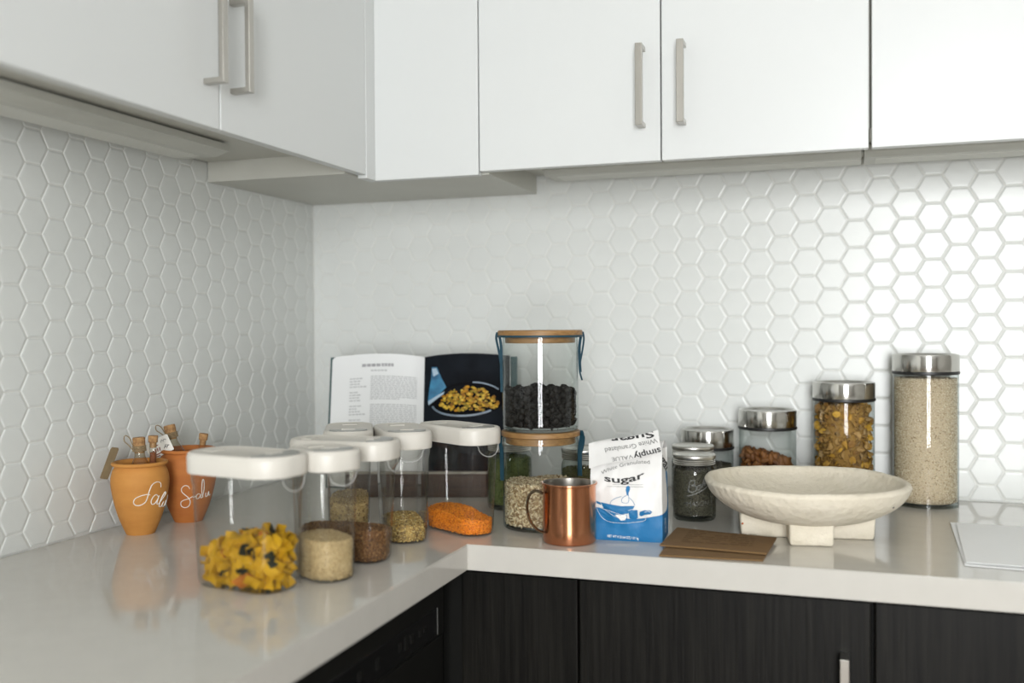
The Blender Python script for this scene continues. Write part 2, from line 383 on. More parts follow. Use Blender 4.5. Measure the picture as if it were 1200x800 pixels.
# ------------------------------------------------------------------ base cabinets and dishwasher
BF = -.612; BZ1 = -TH-.008; BZ0 = -.80
def base_cab(x0, x1, label, doors, hx=None):
    t = thing('base_cabinet', label, 'cabinet', P((x0+x1)/2, -.3, BZ0))
    inv = Matrix.Translation(P((x0+x1)/2, -.3, BZ0)).inverted()
    o = MB().box(x0, BF+DT+.002, BZ0+Z0-.1, x1, -.004, -TH-.001+Z0).build('carcass', M['black'], t, 0); o.matrix_parent_inverse = inv
    for a, b, h in doors:
        d = MB().bbox(a, BF, BZ0+Z0, b, BF+DT, BZ1+Z0, .0018).build('door' if h != 'filler' else 'filler_panel', M['dark'], t, 30); d.matrix_parent_inverse = inv
        if isinstance(h, float): bar_handle(d, (0, -1), h, BF, -.264+Z0, -.121+Z0, .034)
base_cab(.02, .8065, 'dark wood-grain filler unit beside the black dishwasher', [(.615, .8055, 'filler')])
base_cab(.8075, 1.2295, 'dark wood-grain base cabinet with one bar handle', [(.8085, 1.2285, 1.194)])
base_cab(1.2305, 1.70, 'dark wood-grain base cabinet below the sheet of white paper', [(1.2345, 1.699, 1.66)])
t = thing('dishwasher', 'black built-in dishwasher with a control strip under the worktop', 'dishwasher', P(.3, -1, -.914))
inv = Matrix.Translation(P(.3, -1, -.914)).inverted()
def dw(m, n, k, sm=30, par=t):
    o = m.build(n, k, par, sm)
    if par is t: o.matrix_parent_inverse = inv
    return o
dw(MB().box(.03, -1.275, .1, .58, -.669, Z0-TH-.004), 'body', M['black'])
do = dw(MB().bbox(.58, -1.275, .1, .606, -.669, Z0-.132, .002), 'door', M['black'])
fa = dw(MB().bbox(.58, -1.275, Z0-.130, .608, -.669, Z0-TH-.012, .002), 'fascia', M['black'])
dw(MB().bbox(.606, -1.245, Z0-.125, .6095, -.697, Z0-.084, .001), 'control_panel', M['blackg'], 30, fa)
dw(MB().box(.6092, -.6985, Z0-.125, .6100, -.6972, Z0-.084), 'panel_trim', M['greyprint'], 0, fa)
for y, h in ((-.745, .006), (-.762, .010), (-.79, .012), (-.81, .018), (-.83, .012), (-.90, .014), (-.95, .012)):
    dw(MB().bbox(.6085, y-.005, Z0-.104-h/2, .6104, y+.005, Z0-.104+h/2, .0006), 'button', M['black'], 30, fa)
fl = MB().box(.03, -.667, .1, .575, -.5935, Z0-TH-.003).build('corner_filler', M['black'], None, 0)
tag(fl, 'plain black corner filler between dishwasher and dark cabinets', 'filler')

# ------------------------------------------------------------------ clear food containers with white lids
def rr(L, W, z, n=48, rf=.86):
    """rounded oblong outline, corner radius rf * W/2"""
    r = W/2*rf; hx, hy = L/2-r, W/2-r; pts = []
    q = n//4
    for c, (sx, sy) in enumerate(((1, 1), (-1, 1), (-1, -1), (1, -1))):
        for k in range(q):
            a = c*PI/2+k/(q-1)*PI/2; pts.append((sx*hx+r*math.cos(a), sy*hy+r*math.sin(a), z))
    return pts
BL, BW, TL, TW, CH, LL, LW, LH = .136, .063, .153, .072, .153, .166, .079, .1775
STD = (BL, BW, TL, TW, LL, LW); SMALL = (.088, .063, .098, .071, .110, .078); BIG = (.141, .077, .157, .088, .169, .095)
def body_dims(z): k = max(0, min(1, z/CH)); return BL+(TL-BL)*k, BW+(TW-BW)*k
def grains(surface, N, size, name, m, label, cat, loc=(0, 0, 0), rz=0, core=None, asp=(1, .7, .6)):
    """surface(rng) -> (point, normal); thousands of little kernels plus the packed mass under them, one object"""
    rng = np.random.default_rng(abs(hash(name+label)) % 1000 if False else len(label)*31+N)
    base = np.array([(1,0,0),(-1,0,0),(0,1,0),(0,-1,0),(0,0,1),(0,0,-1)], float)*np.array(asp)
    fcs = np.array([(0,2,4),(2,1,4),(1,3,4),(3,0,4),(2,0,5),(1,2,5),(3,1,5),(0,3,5)])
    V = np.empty((N, 6, 3)); pts = [surface(R) for _ in range(N)]; pts = np.array(pts)
    a = rng.normal(size=(N, 4)); a /= np.linalg.norm(a, axis=1, keepdims=True); w_, x, y, z = a.T
    rot = np.stack([1-2*(y*y+z*z), 2*(x*y-z*w_), 2*(x*z+y*w_), 2*(x*y+z*w_), 1-2*(x*x+z*z), 2*(y*z-x*w_), 2*(x*z-y*w_), 2*(y*z+x*w_), 1-2*(x*x+y*y)], 1).reshape(N, 3, 3)
    s = size*rng.uniform(.75, 1.2, N)
    V = np.einsum('nij,kj->nki', rot, base)*s[:, None, None]+pts[:, None, :]
    mb = MB(); mb.v = [tuple(p) for p in V.reshape(-1, 3)]
    mb.f = [tuple(q) for q in (fcs[None]+6*np.arange(N)[:, None, None]).reshape(-1, 3).tolist()]
    if core: core(mb)
    me = bpy.data.meshes.new(name); me.from_pydata(mb.v, [], mb.f); me.materials.append(m)
    me.polygons.foreach_set('use_smooth', [True]*len(me.polygons))
    o = bpy.data.objects.new(name, me); col.objects.link(o); o.location = loc; o.rotation_euler = (0, 0, rz)
    return tag(o, label, cat, kind='stuff')
def container(x, y, ax, ay, label, dims=STD):
    global BL, BW, TL, TW, LL, LW
    BL, BW, TL, TW, LL, LW = dims
    rz = math.atan2(ay, ax)
    t = thing('food_container', label, 'container', P(x, y), rz, 'clear food containers with white lids')
    zs = [0, .0012, .004, .012, .05, .10, .132, .138, .142, CH]
    secs = []
    for z in zs:
        L, W = body_dims(z)
        k = {0: -.010, .0012: -.005, .004: -.002}.get(z, 0); c = .003 if z > .137 else 0
        secs.append(rr(L+k+c, W+k+c, z+.0008))
    b = MB().loft(secs, True, False).build('body', M['plastic'], t, 50)
    # pouring spout below the lid at the +x end
    sp = []
    for i in range(7):
        z = CH-.001-.020*i/6; e = 1-(i/6)**1.6
        xx = TL/2-.006
        sp.append([(xx+e*.012*math.sin(PI*k/12)+.0035, .021*(e**.55)*math.cos(PI*k/12), z) for k in range(13)])
    ms = MB(); v = [p for s in sp for p in s]; f = [(i*13+k, i*13+k+1, (i+1)*13+k+1, (i+1)*13+k) for i in range(6) for k in range(12)]
    ms.add(v, f).build('spout', M['plastic'], b, 60)
    MB().tube([(TL/2+.0012+.010*(1-abs(q)**2.2)*.45, .0215*q, CH-.003-.019*math.sqrt(max(0, 1-q*q))) for q in [-1+k/8 for k in range(17)]], .0009, 6).build('spout_highlight', M['spouthl'], b, 60)  # thin pale tube drawn in as the U-shaped highlight under the lid
    # lid
    lz = CH-.0035
    ls = [rr(LL-.006, LW-.006, lz), rr(LL-.001, LW-.001, lz+.0005), rr(LL, LW, lz+.003), rr(LL+.0005, LW+.0005, LH-.006), rr(LL-.002, LW-.002, LH-.002), rr(LL-.007, LW-.007, LH-.0002), rr(LL-.012, LW-.012, LH-.0012), rr(LL-.016, LW-.016, LH-.0022)]
    ld = MB().loft(ls, True, True).build('lid', M['lidw'], t, 50)
    o = rr(LL-.019, LW-.019, LH-.0018, 64)
    half = [p for p in o if p[0] > .004-.55*p[1]]
    half.sort(key=lambda p: math.atan2(p[1], p[0]-.02))
    top_ = [(p[0], p[1], p[2]+.0022) for p in half]; n = len(half)
    MB().add(half+top_, [tuple(range(n)), tuple(range(n, 2*n))]+[(i, (i+1) % n, n+(i+1) % n, n+i) for i in range(n)]).build('flip_cap', M['flap'], ld, 30)
    MB().bbox(LL/2-.043, -.011, LH-.0008, LL/2-.031, .011, LH+.0016, .0007).build('finger_tab', M['lidw'], ld, 30)
    MB().bbox(-LL/2+.018, -.012, LH-.0025, -LL/2+.034, .012, LH-.0008, .0005).build('hinge_pad', M['lidw'], ld, 30)
    return t, rz
def fill_stuff(x, y, rz, h, wav, m, size, label, N=4200, name='dry_grain', tilt=0, asp=(1, .7, .6)):
    gap = .0022+size*.8
    def topz(px, py): return h+tilt*px+wav*(math.sin(px*60+x*90)*.6+math.cos(py*75+px*30)*.4)
    def surf(r):
        if r.random() < .6:
            L, W = body_dims(h*.6); out = rr(L-2*gap, W-2*gap, 0, 64); k = r.randrange(64); a = out[k]; b = out[(k+1) % 64]; t = r.random()
            # more even spacing along the long sides
            if r.random() < .55:
                s = r.choice((-1, 1)); a = b = (r.uniform(-1, 1)*(L/2-W/2*.86), s*(W/2-gap), 0)
            elif r.random() < .3:
                s = r.choice((-1, 1)); a = b = (s*(L/2-gap), r.uniform(-1, 1)*W*.07, 0)
            px, py = a[0]+(b[0]-a[0])*t, a[1]+(b[1]-a[1])*t
            zz = .004+r.random()*(topz(px, py)-.004)
            kk = (body_dims(zz)[0]-2*gap)/(L-2*gap)
            return (px*kk, py*kk, zz)
        L, W = body_dims(h)
        while True:
            px, py = r.uniform(-.5, .5)*(L-2*gap), r.uniform(-.5, .5)*(W-2*gap)
            hx = L/2-W/2
            if math.hypot(max(0, abs(px)-hx), py) < W/2-gap: return (px, py, topz(px, py)+r.uniform(-.0008, .0008))
    def core(mb):
        g = gap+.0003; secs = []
        for k in range(9):
            zf = k/8; L, W = body_dims(h*zf)
            secs.append([(p[0], p[1], .0032+zf*(topz(p[0], p[1])-.0036)) for p in rr(L-2*g-(.006 if k == 0 else 0), W-2*g-(.006 if k == 0 else 0), 0)])
        L, W = body_dims(h)
        for q in (.7, .4, .1): secs.append([(p[0]*q, p[1]*q, topz(p[0]*q, p[1]*q)-.0004) for p in rr(L-2*g, W-2*g, 0)])
        mb.loft(secs, True, True)
    return grains(surf, N, size, name, m, label, 'food', P(x, y), rz, core, asp)
G_ = dict(
    rice=mat('pale_rice', (.5, .4, .22), .8, island=[(.42, .30, .14), (.54, .41, .21), (.48, .36, .18), (.60, .47, .26), (.36, .25, .11)]),
    brown=mat('brown_buckwheat', (.2, .1, .04), .8, island=[(.13, .055, .014), (.22, .105, .03), (.05, .02, .006), (.30, .16, .055), (.16, .07, .018)]),
    mixed=mat('mixed_seed', (.4, .3, .1), .75, island=[(.52, .35, .09), (.12, .055, .012), (.78, .62, .26), (.34, .19, .04), (.62, .44, .14)]),
    oat=mat('tan_groats', (.4, .3, .1), .8, island=[(.50, .35, .13), (.70, .53, .25), (.20, .11, .035), (.58, .43, .19)]),
    lentil=mat('orange_lentil', (.8, .3, .02), .6, island=[(.84, .25, .006), (.92, .34, .015), (.64, .14, .004), (.88, .29, .01), (.40, .08, .003)]),
    flake=mat('rolled_oats', (.6, .5, .3), .85, island=[(.60, .48, .28), (.76, .66, .46), (.22, .13, .05), (.68, .57, .37), (.42, .31, .16), (.74, .64, .44)]),
    flour=mat('coarse_bran_flour', (.62, .52, .36), .9, island=[(.66, .56, .40), (.80, .72, .56), (.30, .19, .09), (.76, .67, .50), (.70, .61, .45)]),
    herb=mat('dried_green_herb', (.1, .12, .03), .85, island=[(.035, .055, .012), (.075, .10, .025), (.11, .135, .035), (.05, .06, .018)]),
    olive=mat('olive_herb', (.2, .18, .07), .85, island=[(.15, .135, .05), (.22, .20, .085), (.11, .095, .035), (.19, .175, .07)]),
    pepper=mat('dark_tea_leaves', (.06, .05, .03), .8, island=[(.055, .05, .032), (.09, .083, .055), (.03, .026, .016), (.07, .062, .042)]),
)
c_pasta = (.4440, -.947, .985, -.17)
_, rzp = container(*c_pasta, 'clear container of yellow and green pasta shapes, white lid', BIG)
_, rz = container(.520, -.877, .85, -.53, 'clear white-lidded container of pale rice beside the pasta', SMALL)

fill_stuff(.520, -.877, rz, .055, .001, G_['rice'], .0019, 'pale beige rice filling half a clear container', 6500, 'rice', asp=(1.3, .6, .6))
_, rz = container(.4960, -.7730, 1, .03, 'clear white-lidded container of dark brown buckwheat')
fill_stuff(.4960, -.7730, rz, .047, .0012, G_['brown'], .0024, 'dark brown buckwheat in a clear white-lidded container', 5200, 'buckwheat')
_, rz = container(.510, -.606, .565, -.825, 'clear white-lidded container of speckled golden seeds between buckwheat and lentils')
fill_stuff(.510, -.606, rz, .029, .002, G_['mixed'], .0024, 'speckled golden seeds a few fingers deep in a clear container', 3800, 'seed')
_, rz = container(.582, -.536, .857, -.514, 'clear white-lidded container of orange lentils beside the stacked glass jars')
fill_stuff(.582, -.536, rz, .032, .0035, G_['lentil'], .0023, 'bright orange lentils heaped unevenly in a clear container', 5200, 'lentil', tilt=-.08)
_, rz = container(.421, -.620, .45, -.89, 'clear white-lidded container of tan groats at the back beside the cookbook')
fill_stuff(.421, -.620, rz, .062, .003, G_['oat'], .0026, 'tan groats in the clear container nearest the cookbook', 3600, 'groats')

# pasta pieces ---------------------------------------------------------
def farfalle(seed):
    rg = random.Random(seed); nx, ny = 7, 5; g = []
    for s in (1, -1):
        for i in range(nx):
            u = -1+2*i/(nx-1)
            for j in range(ny):
                vv = -1+2*j/(ny-1); wdt = .0062+.0034*abs(u)**.8
                g.append((u*.0115+.001*math.sin(j*3), vv*wdt, .0062*math.cos(vv*PI*1.0)*(1-.35*abs(u))+.0025*u*vv*rg.uniform(.4, 1)+s*.0007))
    f = []; n = nx*ny
    for i in range(nx-1):
        for j in range(ny-1):
            a = i*ny+j; q = (a, a+1, a+ny+1, a+ny); f.append(q); f.append(tuple(k+n for k in reversed(q)))
    ring = [i*ny for i in range(nx)]+[(nx-1)*ny+j for j in range(1, ny)]+[i*ny+ny-1 for i in range(nx-2, -1, -1)]+[j for j in range(ny-2, 0, -1)]
    for k in range(len(ring)): a, b = ring[k], ring[(k+1) % len(ring)]; f.append((a, b, b+n, a+n))
    return g, f
def individuals(name, metas, spots, group, parent_loc, rz, jitter=1):
    """spots: local positions; metas: list of (mesh, label, category, weight)"""
    Mx = Matrix.Translation(parent_loc) @ Matrix.Rotation(rz, 4, 'Z')
    for p in spots:
        me, lab, cat = R.choices([m[:3] for m in metas], [m[3] for m in metas])[0]
        o = bpy.data.objects.new(name, me); col.objects.link(o)
        o.location = Mx @ Vector(p)
        o.rotation_euler = (R.uniform(0, 6.28)*jitter, R.uniform(0, 6.28)*jitter, R.uniform(0, 6.28))
        s = R.uniform(.85, 1.1); o.scale = (s, s, s)
        tag(o, lab, cat, group)
def mesh_of(v, f, name, m, sm=60):
    o = MB().add(v, f).build(name, m, None, sm); me = o.data; bpy.data.objects.remove(o); return me
pm = []
for cname, colr, c2, wgt in (('yellow', (.60, .345, .010), (.46, .25, .007), 10), ('dark green', (.020, .022, .009), (.012, .014, .006), 1.7), ('orange', (.48, .15, .012), (.36, .11, .01), .8)):
    mm = mat('pasta_'+cname.replace(' ', '_'), colr, .6, c2=c2, scale=60, spec=.2)
    for s in range(3): pm.append((mesh_of(*farfalle(s), 'pasta_piece', mm), cname+' pasta bow in the clear white-lidded container', 'pasta', wgt))
spots = []
tries = 0
BL, BW, TL, TW, LL, LW = BIG
while len(spots) < 280 and tries < 90000:
    tries += 1
    z = R.uniform(.011, .083); L, W = body_dims(z); px = R.uniform(-.5, .5)*(L-.022); py = R.uniform(-.5, .5)*(W-.020)
    if math.hypot(max(0, abs(px)-(L-W)/2), py) > W/2-.0118: continue
    lim = .056+.010*math.sin(px*45+1.1)+.012*max(0, px)/.06
    if z > lim: continue
    if all((px-q[0])**2+(py-q[1])**2+(z-q[2])**2 > .0104**2 for q in spots): spots.append((px, py, z))
BL, BW, TL, TW, LL, LW = STD
individuals('pasta_piece', pm, spots, 'pasta bows in the clear container', P(c_pasta[0], c_pasta[1]), rzp)

# ------------------------------------------------------------------ terracotta pots with bottles, vials and tags
def zoomstroke(C, prof, strokes, zx, zy, zs, px_c, mpp, y_base, parent, rad):
    """strokes in pixels of the close-up; wrapped round the pot"""
    vd = Vector((C[0]-CAM[0], C[1]-CAM[1], 0)).normalized(); rt = Vector((vd.y, -vd.x, 0))
    mb = MB()
    for st in strokes:
        pts = []
        for q in smoothpath([(a, b, 0) for a, b in st], 5):
            dx = (zx+q.x/zs-px_c)*mpp; z = (y_base-(zy+q.y/zs))*mpp
            r = prof(z)+.0003; s = dx/r
            ph = math.asin(max(-1, min(1, s))) if abs(s) < .93 else math.copysign(math.asin(.93)+(abs(s)-.93)*1.2, s)
            pts.append(rt*(r*math.sin(ph))-vd*(r*math.cos(ph))+Vector((0, 0, z)))
        mb.tube(pts, [rad*(.75+.35*math.sin(PI*i/len(pts))) for i in range(len(pts))], 6)
    return mb.build('lettering', M['chalk'], parent, 60)
def prof_fn(pr):
    def f(z):
        for (r0, z0), (r1, z1) in zip(pr, pr[1:]):
            if z0 <= z <= z1 and z1 > z0: return r0+(r1-r0)*(z-z0)/(z1-z0)
        return pr[-1][0]
    return f
def smooth_prof(pr, k=4): return [(p.x, p.y) for p in smoothpath([(a, b, 0) for a, b in pr], k)]
def pot(x, y, label, s, m, strokes, args):
    t = thing('terracotta_pot', label, 'pot', P(x, y), 0, 'terracotta pots of bottles')
    key = [(.0225, 0), (.0262, .008), (.0335, .026), (.0405, .050), (.0455, .076), (.0462, .092), (.0435, .105), (.0405, .111), (.0400, .1135)]
    pr = smooth_prof([(r*s, z*s) for r, z in key])
    rim = [(.0435*s, .1145*s), (.0452*s, .117*s), (.0445*s, .1195*s), (.0415*s, .1205*s), (.0375*s, .119*s)]
    b = MB().lathe(pr+[(.037*s, .114*s), (.041*s, .092*s), (.040*s, .07*s), (.03*s, .03*s), (.018*s, .012*s)], 56, cap1=True).build('body', m, t, 60)
    MB().lathe([(.0385*s, .1128*s)]+rim+[(.0365*s, .1135*s)], 56, cap0=False).build('rim', m, t, 60)
    zoomstroke((x, y), prof_fn(pr), strokes, *args, t, .00075)
    return t
S1 = [[(408, 432), (406, 405), (385, 395), (358, 408), (342, 440), (332, 475), (318, 512), (290, 530), (262, 530), (249, 512), (258, 488), (290, 472), (325, 466), (345, 470)],
      [(392, 488), (380, 474), (362, 486), (350, 512), (355, 532), (372, 528), (390, 502), (398, 482), (388, 512), (384, 535), (396, 534)],
      [(396, 534), (420, 505), (436, 480), (434, 468), (420, 486), (404, 520), (396, 552), (408, 556), (418, 540)],
      [(424, 528), (414, 552), (422, 562), (436, 548), (446, 528), (438, 556), (446, 562)],
      [(462, 530), (450, 545), (452, 562), (466, 556), (474, 535), (478, 500)]]
S2 = [[(592, 430), (582, 412), (562, 408), (545, 424), (546, 446), (562, 464), (582, 484), (594, 510), (586, 538), (564, 548), (543, 538), (540, 514), (556, 500), (584, 492), (606, 480)],
      [(606, 480), (616, 484), (628, 478), (634, 474)],
      [(654, 470), (640, 466), (630, 480), (632, 496), (646, 492), (656, 472), (656, 494), (666, 490)],
      [(666, 490), (676, 440), (676, 390), (668, 380), (663, 420), (664, 470), (670, 492)],
      [(686, 466), (684, 490), (694, 488), (704, 462), (704, 486), (712, 484)]]
ax_, ay_ = .0805, -.7135
pot(ax_, ay_, 'ochre terracotta pot with white script lettering, against the shaded tiled wall', 1.0, M['terra'], S1, (110, 490, 5.333, 164, .00142, 627))
bx_, by_ = .0895, -.5985
pot(bx_, by_, 'redder terracotta pot with white script, half behind the pasta container', 1.07, M['terrad'], S2, (110, 490, 5.333, 219.5, .001514, 612))
vdir = Vector((.60, -.80, 0))                       # pots face the room
def orient(o, lean):
    """tilt a thing about its base so that its top leans along a world direction"""
    v = Vector(lean); o.rotation_mode = 'QUATERNION'; o.rotation_quaternion = Vector((0, 0, 1)).rotation_difference(Vector((v.x, v.y, 1)).normalized())
def bottle(base, lean, label, tags):
    t = thing('corked_bottle', label, 'bottle', base); orient(t, lean)
    pr = smooth_prof([(.014, 0), (.0175, .002), (.018, .01), (.018, .052), (.0165, .060), (.0105, .074), (.0085, .080), (.0085, .090), (.0098, .092), (.0098, .095)], 3)
    MB().lathe(pr, 28).build('glass_body', M['amber'], t, 60)
    MB().lathe([(.014, .002), (.0165, .004), (.0165, .046), (.004, .05)], 20, cap1=True).build('spice_filling', M['spice'], t, 60)
    MB().lathe([(.0078, .084), (.0080, .096), (.0098, .0965), (.0102, .108), (.0092, .110)], 20, cap1=True).build('cork', M['cork'], t, 50)
    tw = MB()
    for k in range(4): tw.tube([(.0105*math.cos(a*.3), .0105*math.sin(a*.3), .0875+.0025*k+.0005*math.sin(a)) for a in range(22)], .0011, 5)
    r = cr; fwd = Vector((-cf.x, -cf.y, 0)).normalized()
    lp = [(-r*.006+fwd*.009), (-r*.014+fwd*.008+Vector((0, 0, .010))), (-r*.022+fwd*.006+Vector((0, 0, .018))), (-r*.021+fwd*.004+Vector((0, 0, .026))), (-r*.013+fwd*.006+Vector((0, 0, .022))), (-r*.006+fwd*.009+Vector((0, 0, .006)))]
    tw.tube([p+Vector((0, 0, .088)) for p in smoothpath(lp, 5)], .0009, 6)
    tw.build('twine', M['twine'], t, 60)
    return t
def card(parent, name, c, ux, uy, wd, ht, m, prints, thick=.0008, ch=.008):
    """flat card hung on twine: centre c, unit axes"""
    ux = Vector(ux).normalized(); uy = Vector(uy).normalized(); nn = ux.cross(uy)
    c = Vector(c); o = MB()
    pts = [(-wd/2+ch/2, -ht/2), (wd/2-ch/2, -ht/2), (wd/2, -ht/2+ch/2), (wd/2, ht/2-ch), (wd/2-ch, ht/2), (-wd/2+ch, ht/2), (-wd/2, ht/2-ch), (-wd/2, -ht/2+ch/2)]
    n = len(pts); f3 = lambda a, b, d: c+ux*a+uy*b+nn*d
    o.add([f3(a, b, -thick/2) for a, b in pts]+[f3(a, b, thick/2) for a, b in pts], [tuple(range(n)), tuple(range(n, 2*n))]+[(i, (i+1) % n, n+(i+1) % n, n+i) for i in range(n)])
    k = o.build(name, m, parent, 0); k.matrix_parent_inverse = Matrix.LocRotScale(parent.location, parent.rotation_quaternion, None).inverted()
    for nm, pm_, lines in prints:
        pb = MB()
        for st, rad in lines: pb.tube([f3(a, b, thick/2) for a, b in st], rad, 5)
        pb.build(nm, pm_, k, 0)
    return k
rgt = Vector((cr.x, cr.y, 0)).normalized(); tow = Vector((-cf.x, -cf.y, 0)).normalized()
def at(x, y, r=0, f=0, z=0): return (x+rgt.x*r+tow.x*f, y+rgt.y*r+tow.y*f, Z0+z)
b1 = bottle(at(ax_, ay_, .004, 0, .050), (-.05*rgt.x, -.05*rgt.y, 1), 'corked spice bottle with twine and kraft tag in the ochre pot', None)
card(b1, 'kraft_tag', Vector(at(ax_, ay_, -.0475, .008, .118)), rgt*.85+tow*.55, Vector((0, 0, 1))+rgt*.38, .021, .056, M['kraft'], [], ch=.003)
b2 = bottle(at(bx_, by_, -.010, -.002, .062), (-.22*rgt.x, -.22*rgt.y, 1), 'corked bottle with a white printed tag in the redder pot', None)
red = [([(-.013+.004*k, -.006), (-.0115+.004*k, .000)], .0010) for k in range(4)]+[([(-.013, -.010), (.002, -.010)], .0010), ([(-.012, .0045), (.000, .0045)], .0008), ([(-.013, -.013), (-.004, -.0135)], .0009)]
ink = [([(.006, .006), (.009, .010), (.011, .006), (.013, .009), (.017, .007)], .0005), ([(.007, -.006), (.012, -.001), (.016, -.003), (.012, -.007), (.009, -.004), (.018, -.004)], .0006)]
card(b2, 'white_tag', Vector(at(bx_, by_, -.040, .030, .134)), rgt+Vector((0, 0, .50)), Vector((0, 0, 1))-rgt*.45, .044, .030, M['tagw'], [('red_print', M['redp'], red), ('ink_script', M['inkp'], ink)], ch=.002)
def vial(base, lean, label):
    t = thing('corked_vial', label, 'vial', base); orient(t, lean)
    MB().lathe([(.002, 0), (.0050, .002), (.0058, .006), (.0058, .075)], 20).build('glass_tube', M['glass'], t, 60)
    MB().lathe([(.002, .001), (.0048, .004), (.0050, .060)], 16, cap1=True).build('spice_filling', M['spice'], t, 60)
    MB().lathe([(.0052, .068), (.0056, .076), (.0074, .077), (.0080, .087), (.0076, .088)], 18, cap1=True).build('cork', M['cork'], t, 50)
vial(at(ax_, ay_, .019, -.006, .074), (.02, .0, 1), 'corked glass vial of red spice leaning in the ochre pot')
vial(at(bx_, by_, .014, -.008, .066), (.14*rgt.x, .14*rgt.y, 1), 'corked glass vial standing in the redder pot')

# ------------------------------------------------------------------ cookbook on its stand
import mathutils
uB = Vector((.958, .285, 0)).normalized(); nB = Vector((uB.y, -uB.x, 0))
S0 = Vector(P(.373, -.215, 0))
def stand():
    rz = math.atan2(uB.y, uB.x)
    t = thing('cookbook_stand', 'dark wooden cookbook stand behind the clear containers', 'book stand', S0, rz)
    # local x along the ledge, -y towards the room
    MB().bbox(-.150, -.040, 0, .135, .030, .012, .002).build('base', M['wood'], t, 30)
    MB().bbox(-.150, -.052, 0, .135, -.040, .046, .002).build('front_lip', M['wood'], t, 30)
    MB().bbox(-.150, -.0525, .0462, .135, -.0395, .0505, .001).build('lip_edge', M['woodp'], t, 30)
    bk = MB(); bk.bbox(-.14, -.008, .012, .125, .004, .20, .002)
    o = bk.build('back_panel', M['wood'], t, 30); o.rotation_euler = (-.20, 0, 0); o.location = (0, .026, .004)
stand()
rzB = math.atan2(uB.y, uB.x)
book = thing('cookbook', 'open cookbook with a recipe page and a dark photograph of a skillet', 'book', S0+Vector((0, 0, .0125)), rzB)
til = mathutils.Matrix.Rotation(-.22, 4, 'X')
BH = .268; PWD = .190
def page_pt(sx, a, b, lift=0):
    """sx -1 left / +1 right; a 0 at the spine .. 1 at the fore edge; b height"""
    curve = .020*math.sin(min(1, a*1.15)*PI)**.8*(1-.35*a) if a > 0 else 0
    x = sx*(a*PWD*(.985)); y = -.012-.016*(1-math.exp(-a*7))*(1-.5*a)-lift
    top = b+.006*math.sin(a*PI)*(b/BH)
    return til @ Vector((x, y, top))
def sheet(sx, y_off, a1, m, name, par, b0=0, b1=BH, thick=.0):
    v = []; f = []; na, nbb = 20, 6
    for i in range(na+1):
        for j in range(nbb+1): v.append(page_pt(sx, i/na*a1, b0+(b1-b0)*j/nbb, y_off))
    f = [(i*(nbb+1)+j, (i+1)*(nbb+1)+j, (i+1)*(nbb+1)+j+1, i*(nbb+1)+j+1) for i in range(na) for j in range(nbb)]
    n = len(v)
    if thick:
        v += [p+til.to_3x3() @ Vector((0, thick, 0)) for p in v[:n]]
        f += [tuple(k+n for k in reversed(q)) for q in f[:]]
        st = nbb+1
        edge = [i*st for i in range(na+1)]+[na*st+j for j in range(1, st)]+[i*st+nbb for i in range(na-1, -1, -1)]+[j for j in range(nbb-1, 0, -1)]
        for k in range(len(edge)): a, b = edge[k], edge[(k+1) % len(edge)]; f.append((a, b, b+n, a+n))
    return MB().add(v, f).build(name, m, par, 40)
cv = MB()
for sx in (-1, 1):
    n0 = len(cv.v); q = []
    for d in (.0, .003):
        for a, b in ((0, -.002), (1.065, -.002), (1.065, BH+.004), (0, BH+.004)):
            q.append(til @ Vector((sx*a*PWD*(1 if sx < 0 else .955), .006+d, b)))
    cv.add(q, [(0, 1, 2, 3), (7, 6, 5, 4), (0, 1, 5, 4), (1, 2, 6, 5), (2, 3, 7, 6), (3, 0, 4, 7)])
cv.build('cover', M['cover'], book, 0)
for k in range(3):
    sheet(-1, -.004*k-.001, 1.0+.02*k, M['page'], 'page_block', book, .001, BH-.001*k, .0035)
    sheet(1, -.004*k-.001, .96, M['page'], 'page_block', book, .001, BH-.001*k, .0035)
pl = sheet(-1, 0, .98, M['page'], 'recipe_page', book)
prp = sheet(1, 0, .955, M['photo'], 'photo_page', book)
def on_page(sx, polys, m, name, par, lift=.0006):
    mb = MB()
    for poly in polys:
        n = len(poly); mb.add([page_pt(sx, a, b, lift) for a, b in poly], [tuple(range(n))])
    return mb.build(name, m, par, 0)
def rect(a0, a1, b0, b1): return [(a0, b0), (a1, b0), (a1, b1), (a0, b1)]
tl = []
a_of = lambda px: (488-px)/107
b_of = lambda py: BH-(py-418)/130*(BH-.045)
def bar(p0, p1, y0, y1): return rect(a_of(p1), a_of(p0), b_of(y1), b_of(y0))
hd = [bar(414+k*5.8, 414+k*5.8+4.9, 430, 433.4) for k in range(0, 4)]+[bar(437.5+k*3.8, 437.5+k*3.8+3.1, 429.6, 433.2) for k in range(4)]
on_page(-1, hd, M['texth'], 'heading', pl)
on_page(-1, [bar(425+k*4.0, 428.2+k*4.0, 437.2, 439) for k in range(5)], M['textg'], 'subheading', pl)
col1 = []
for k in range(20):
    y = 446.5+k*3.3
    if k % 5 == 4: continue
    wd = R.uniform(9, 19); x = 400
    while x < 400+wd: ww = R.uniform(2, 5); col1.append(bar(x, min(x+ww, 420), y, y+1.5)); x += ww+.8
on_page(-1, col1, M['textg'], 'ingredient_list', pl)
par_ = []
for k in range(29):
    y = 444.5+k*2.25
    if k in (13, 14): continue
    x = 425; end = 480 if k not in (12, 28) else 460
    while x < end: ww = R.uniform(2.2, 6.5); par_.append(bar(x, min(x+ww, end), y, y+1.15)); x += ww+.9
on_page(-1, par_, M['textg'], 'method_text', pl)
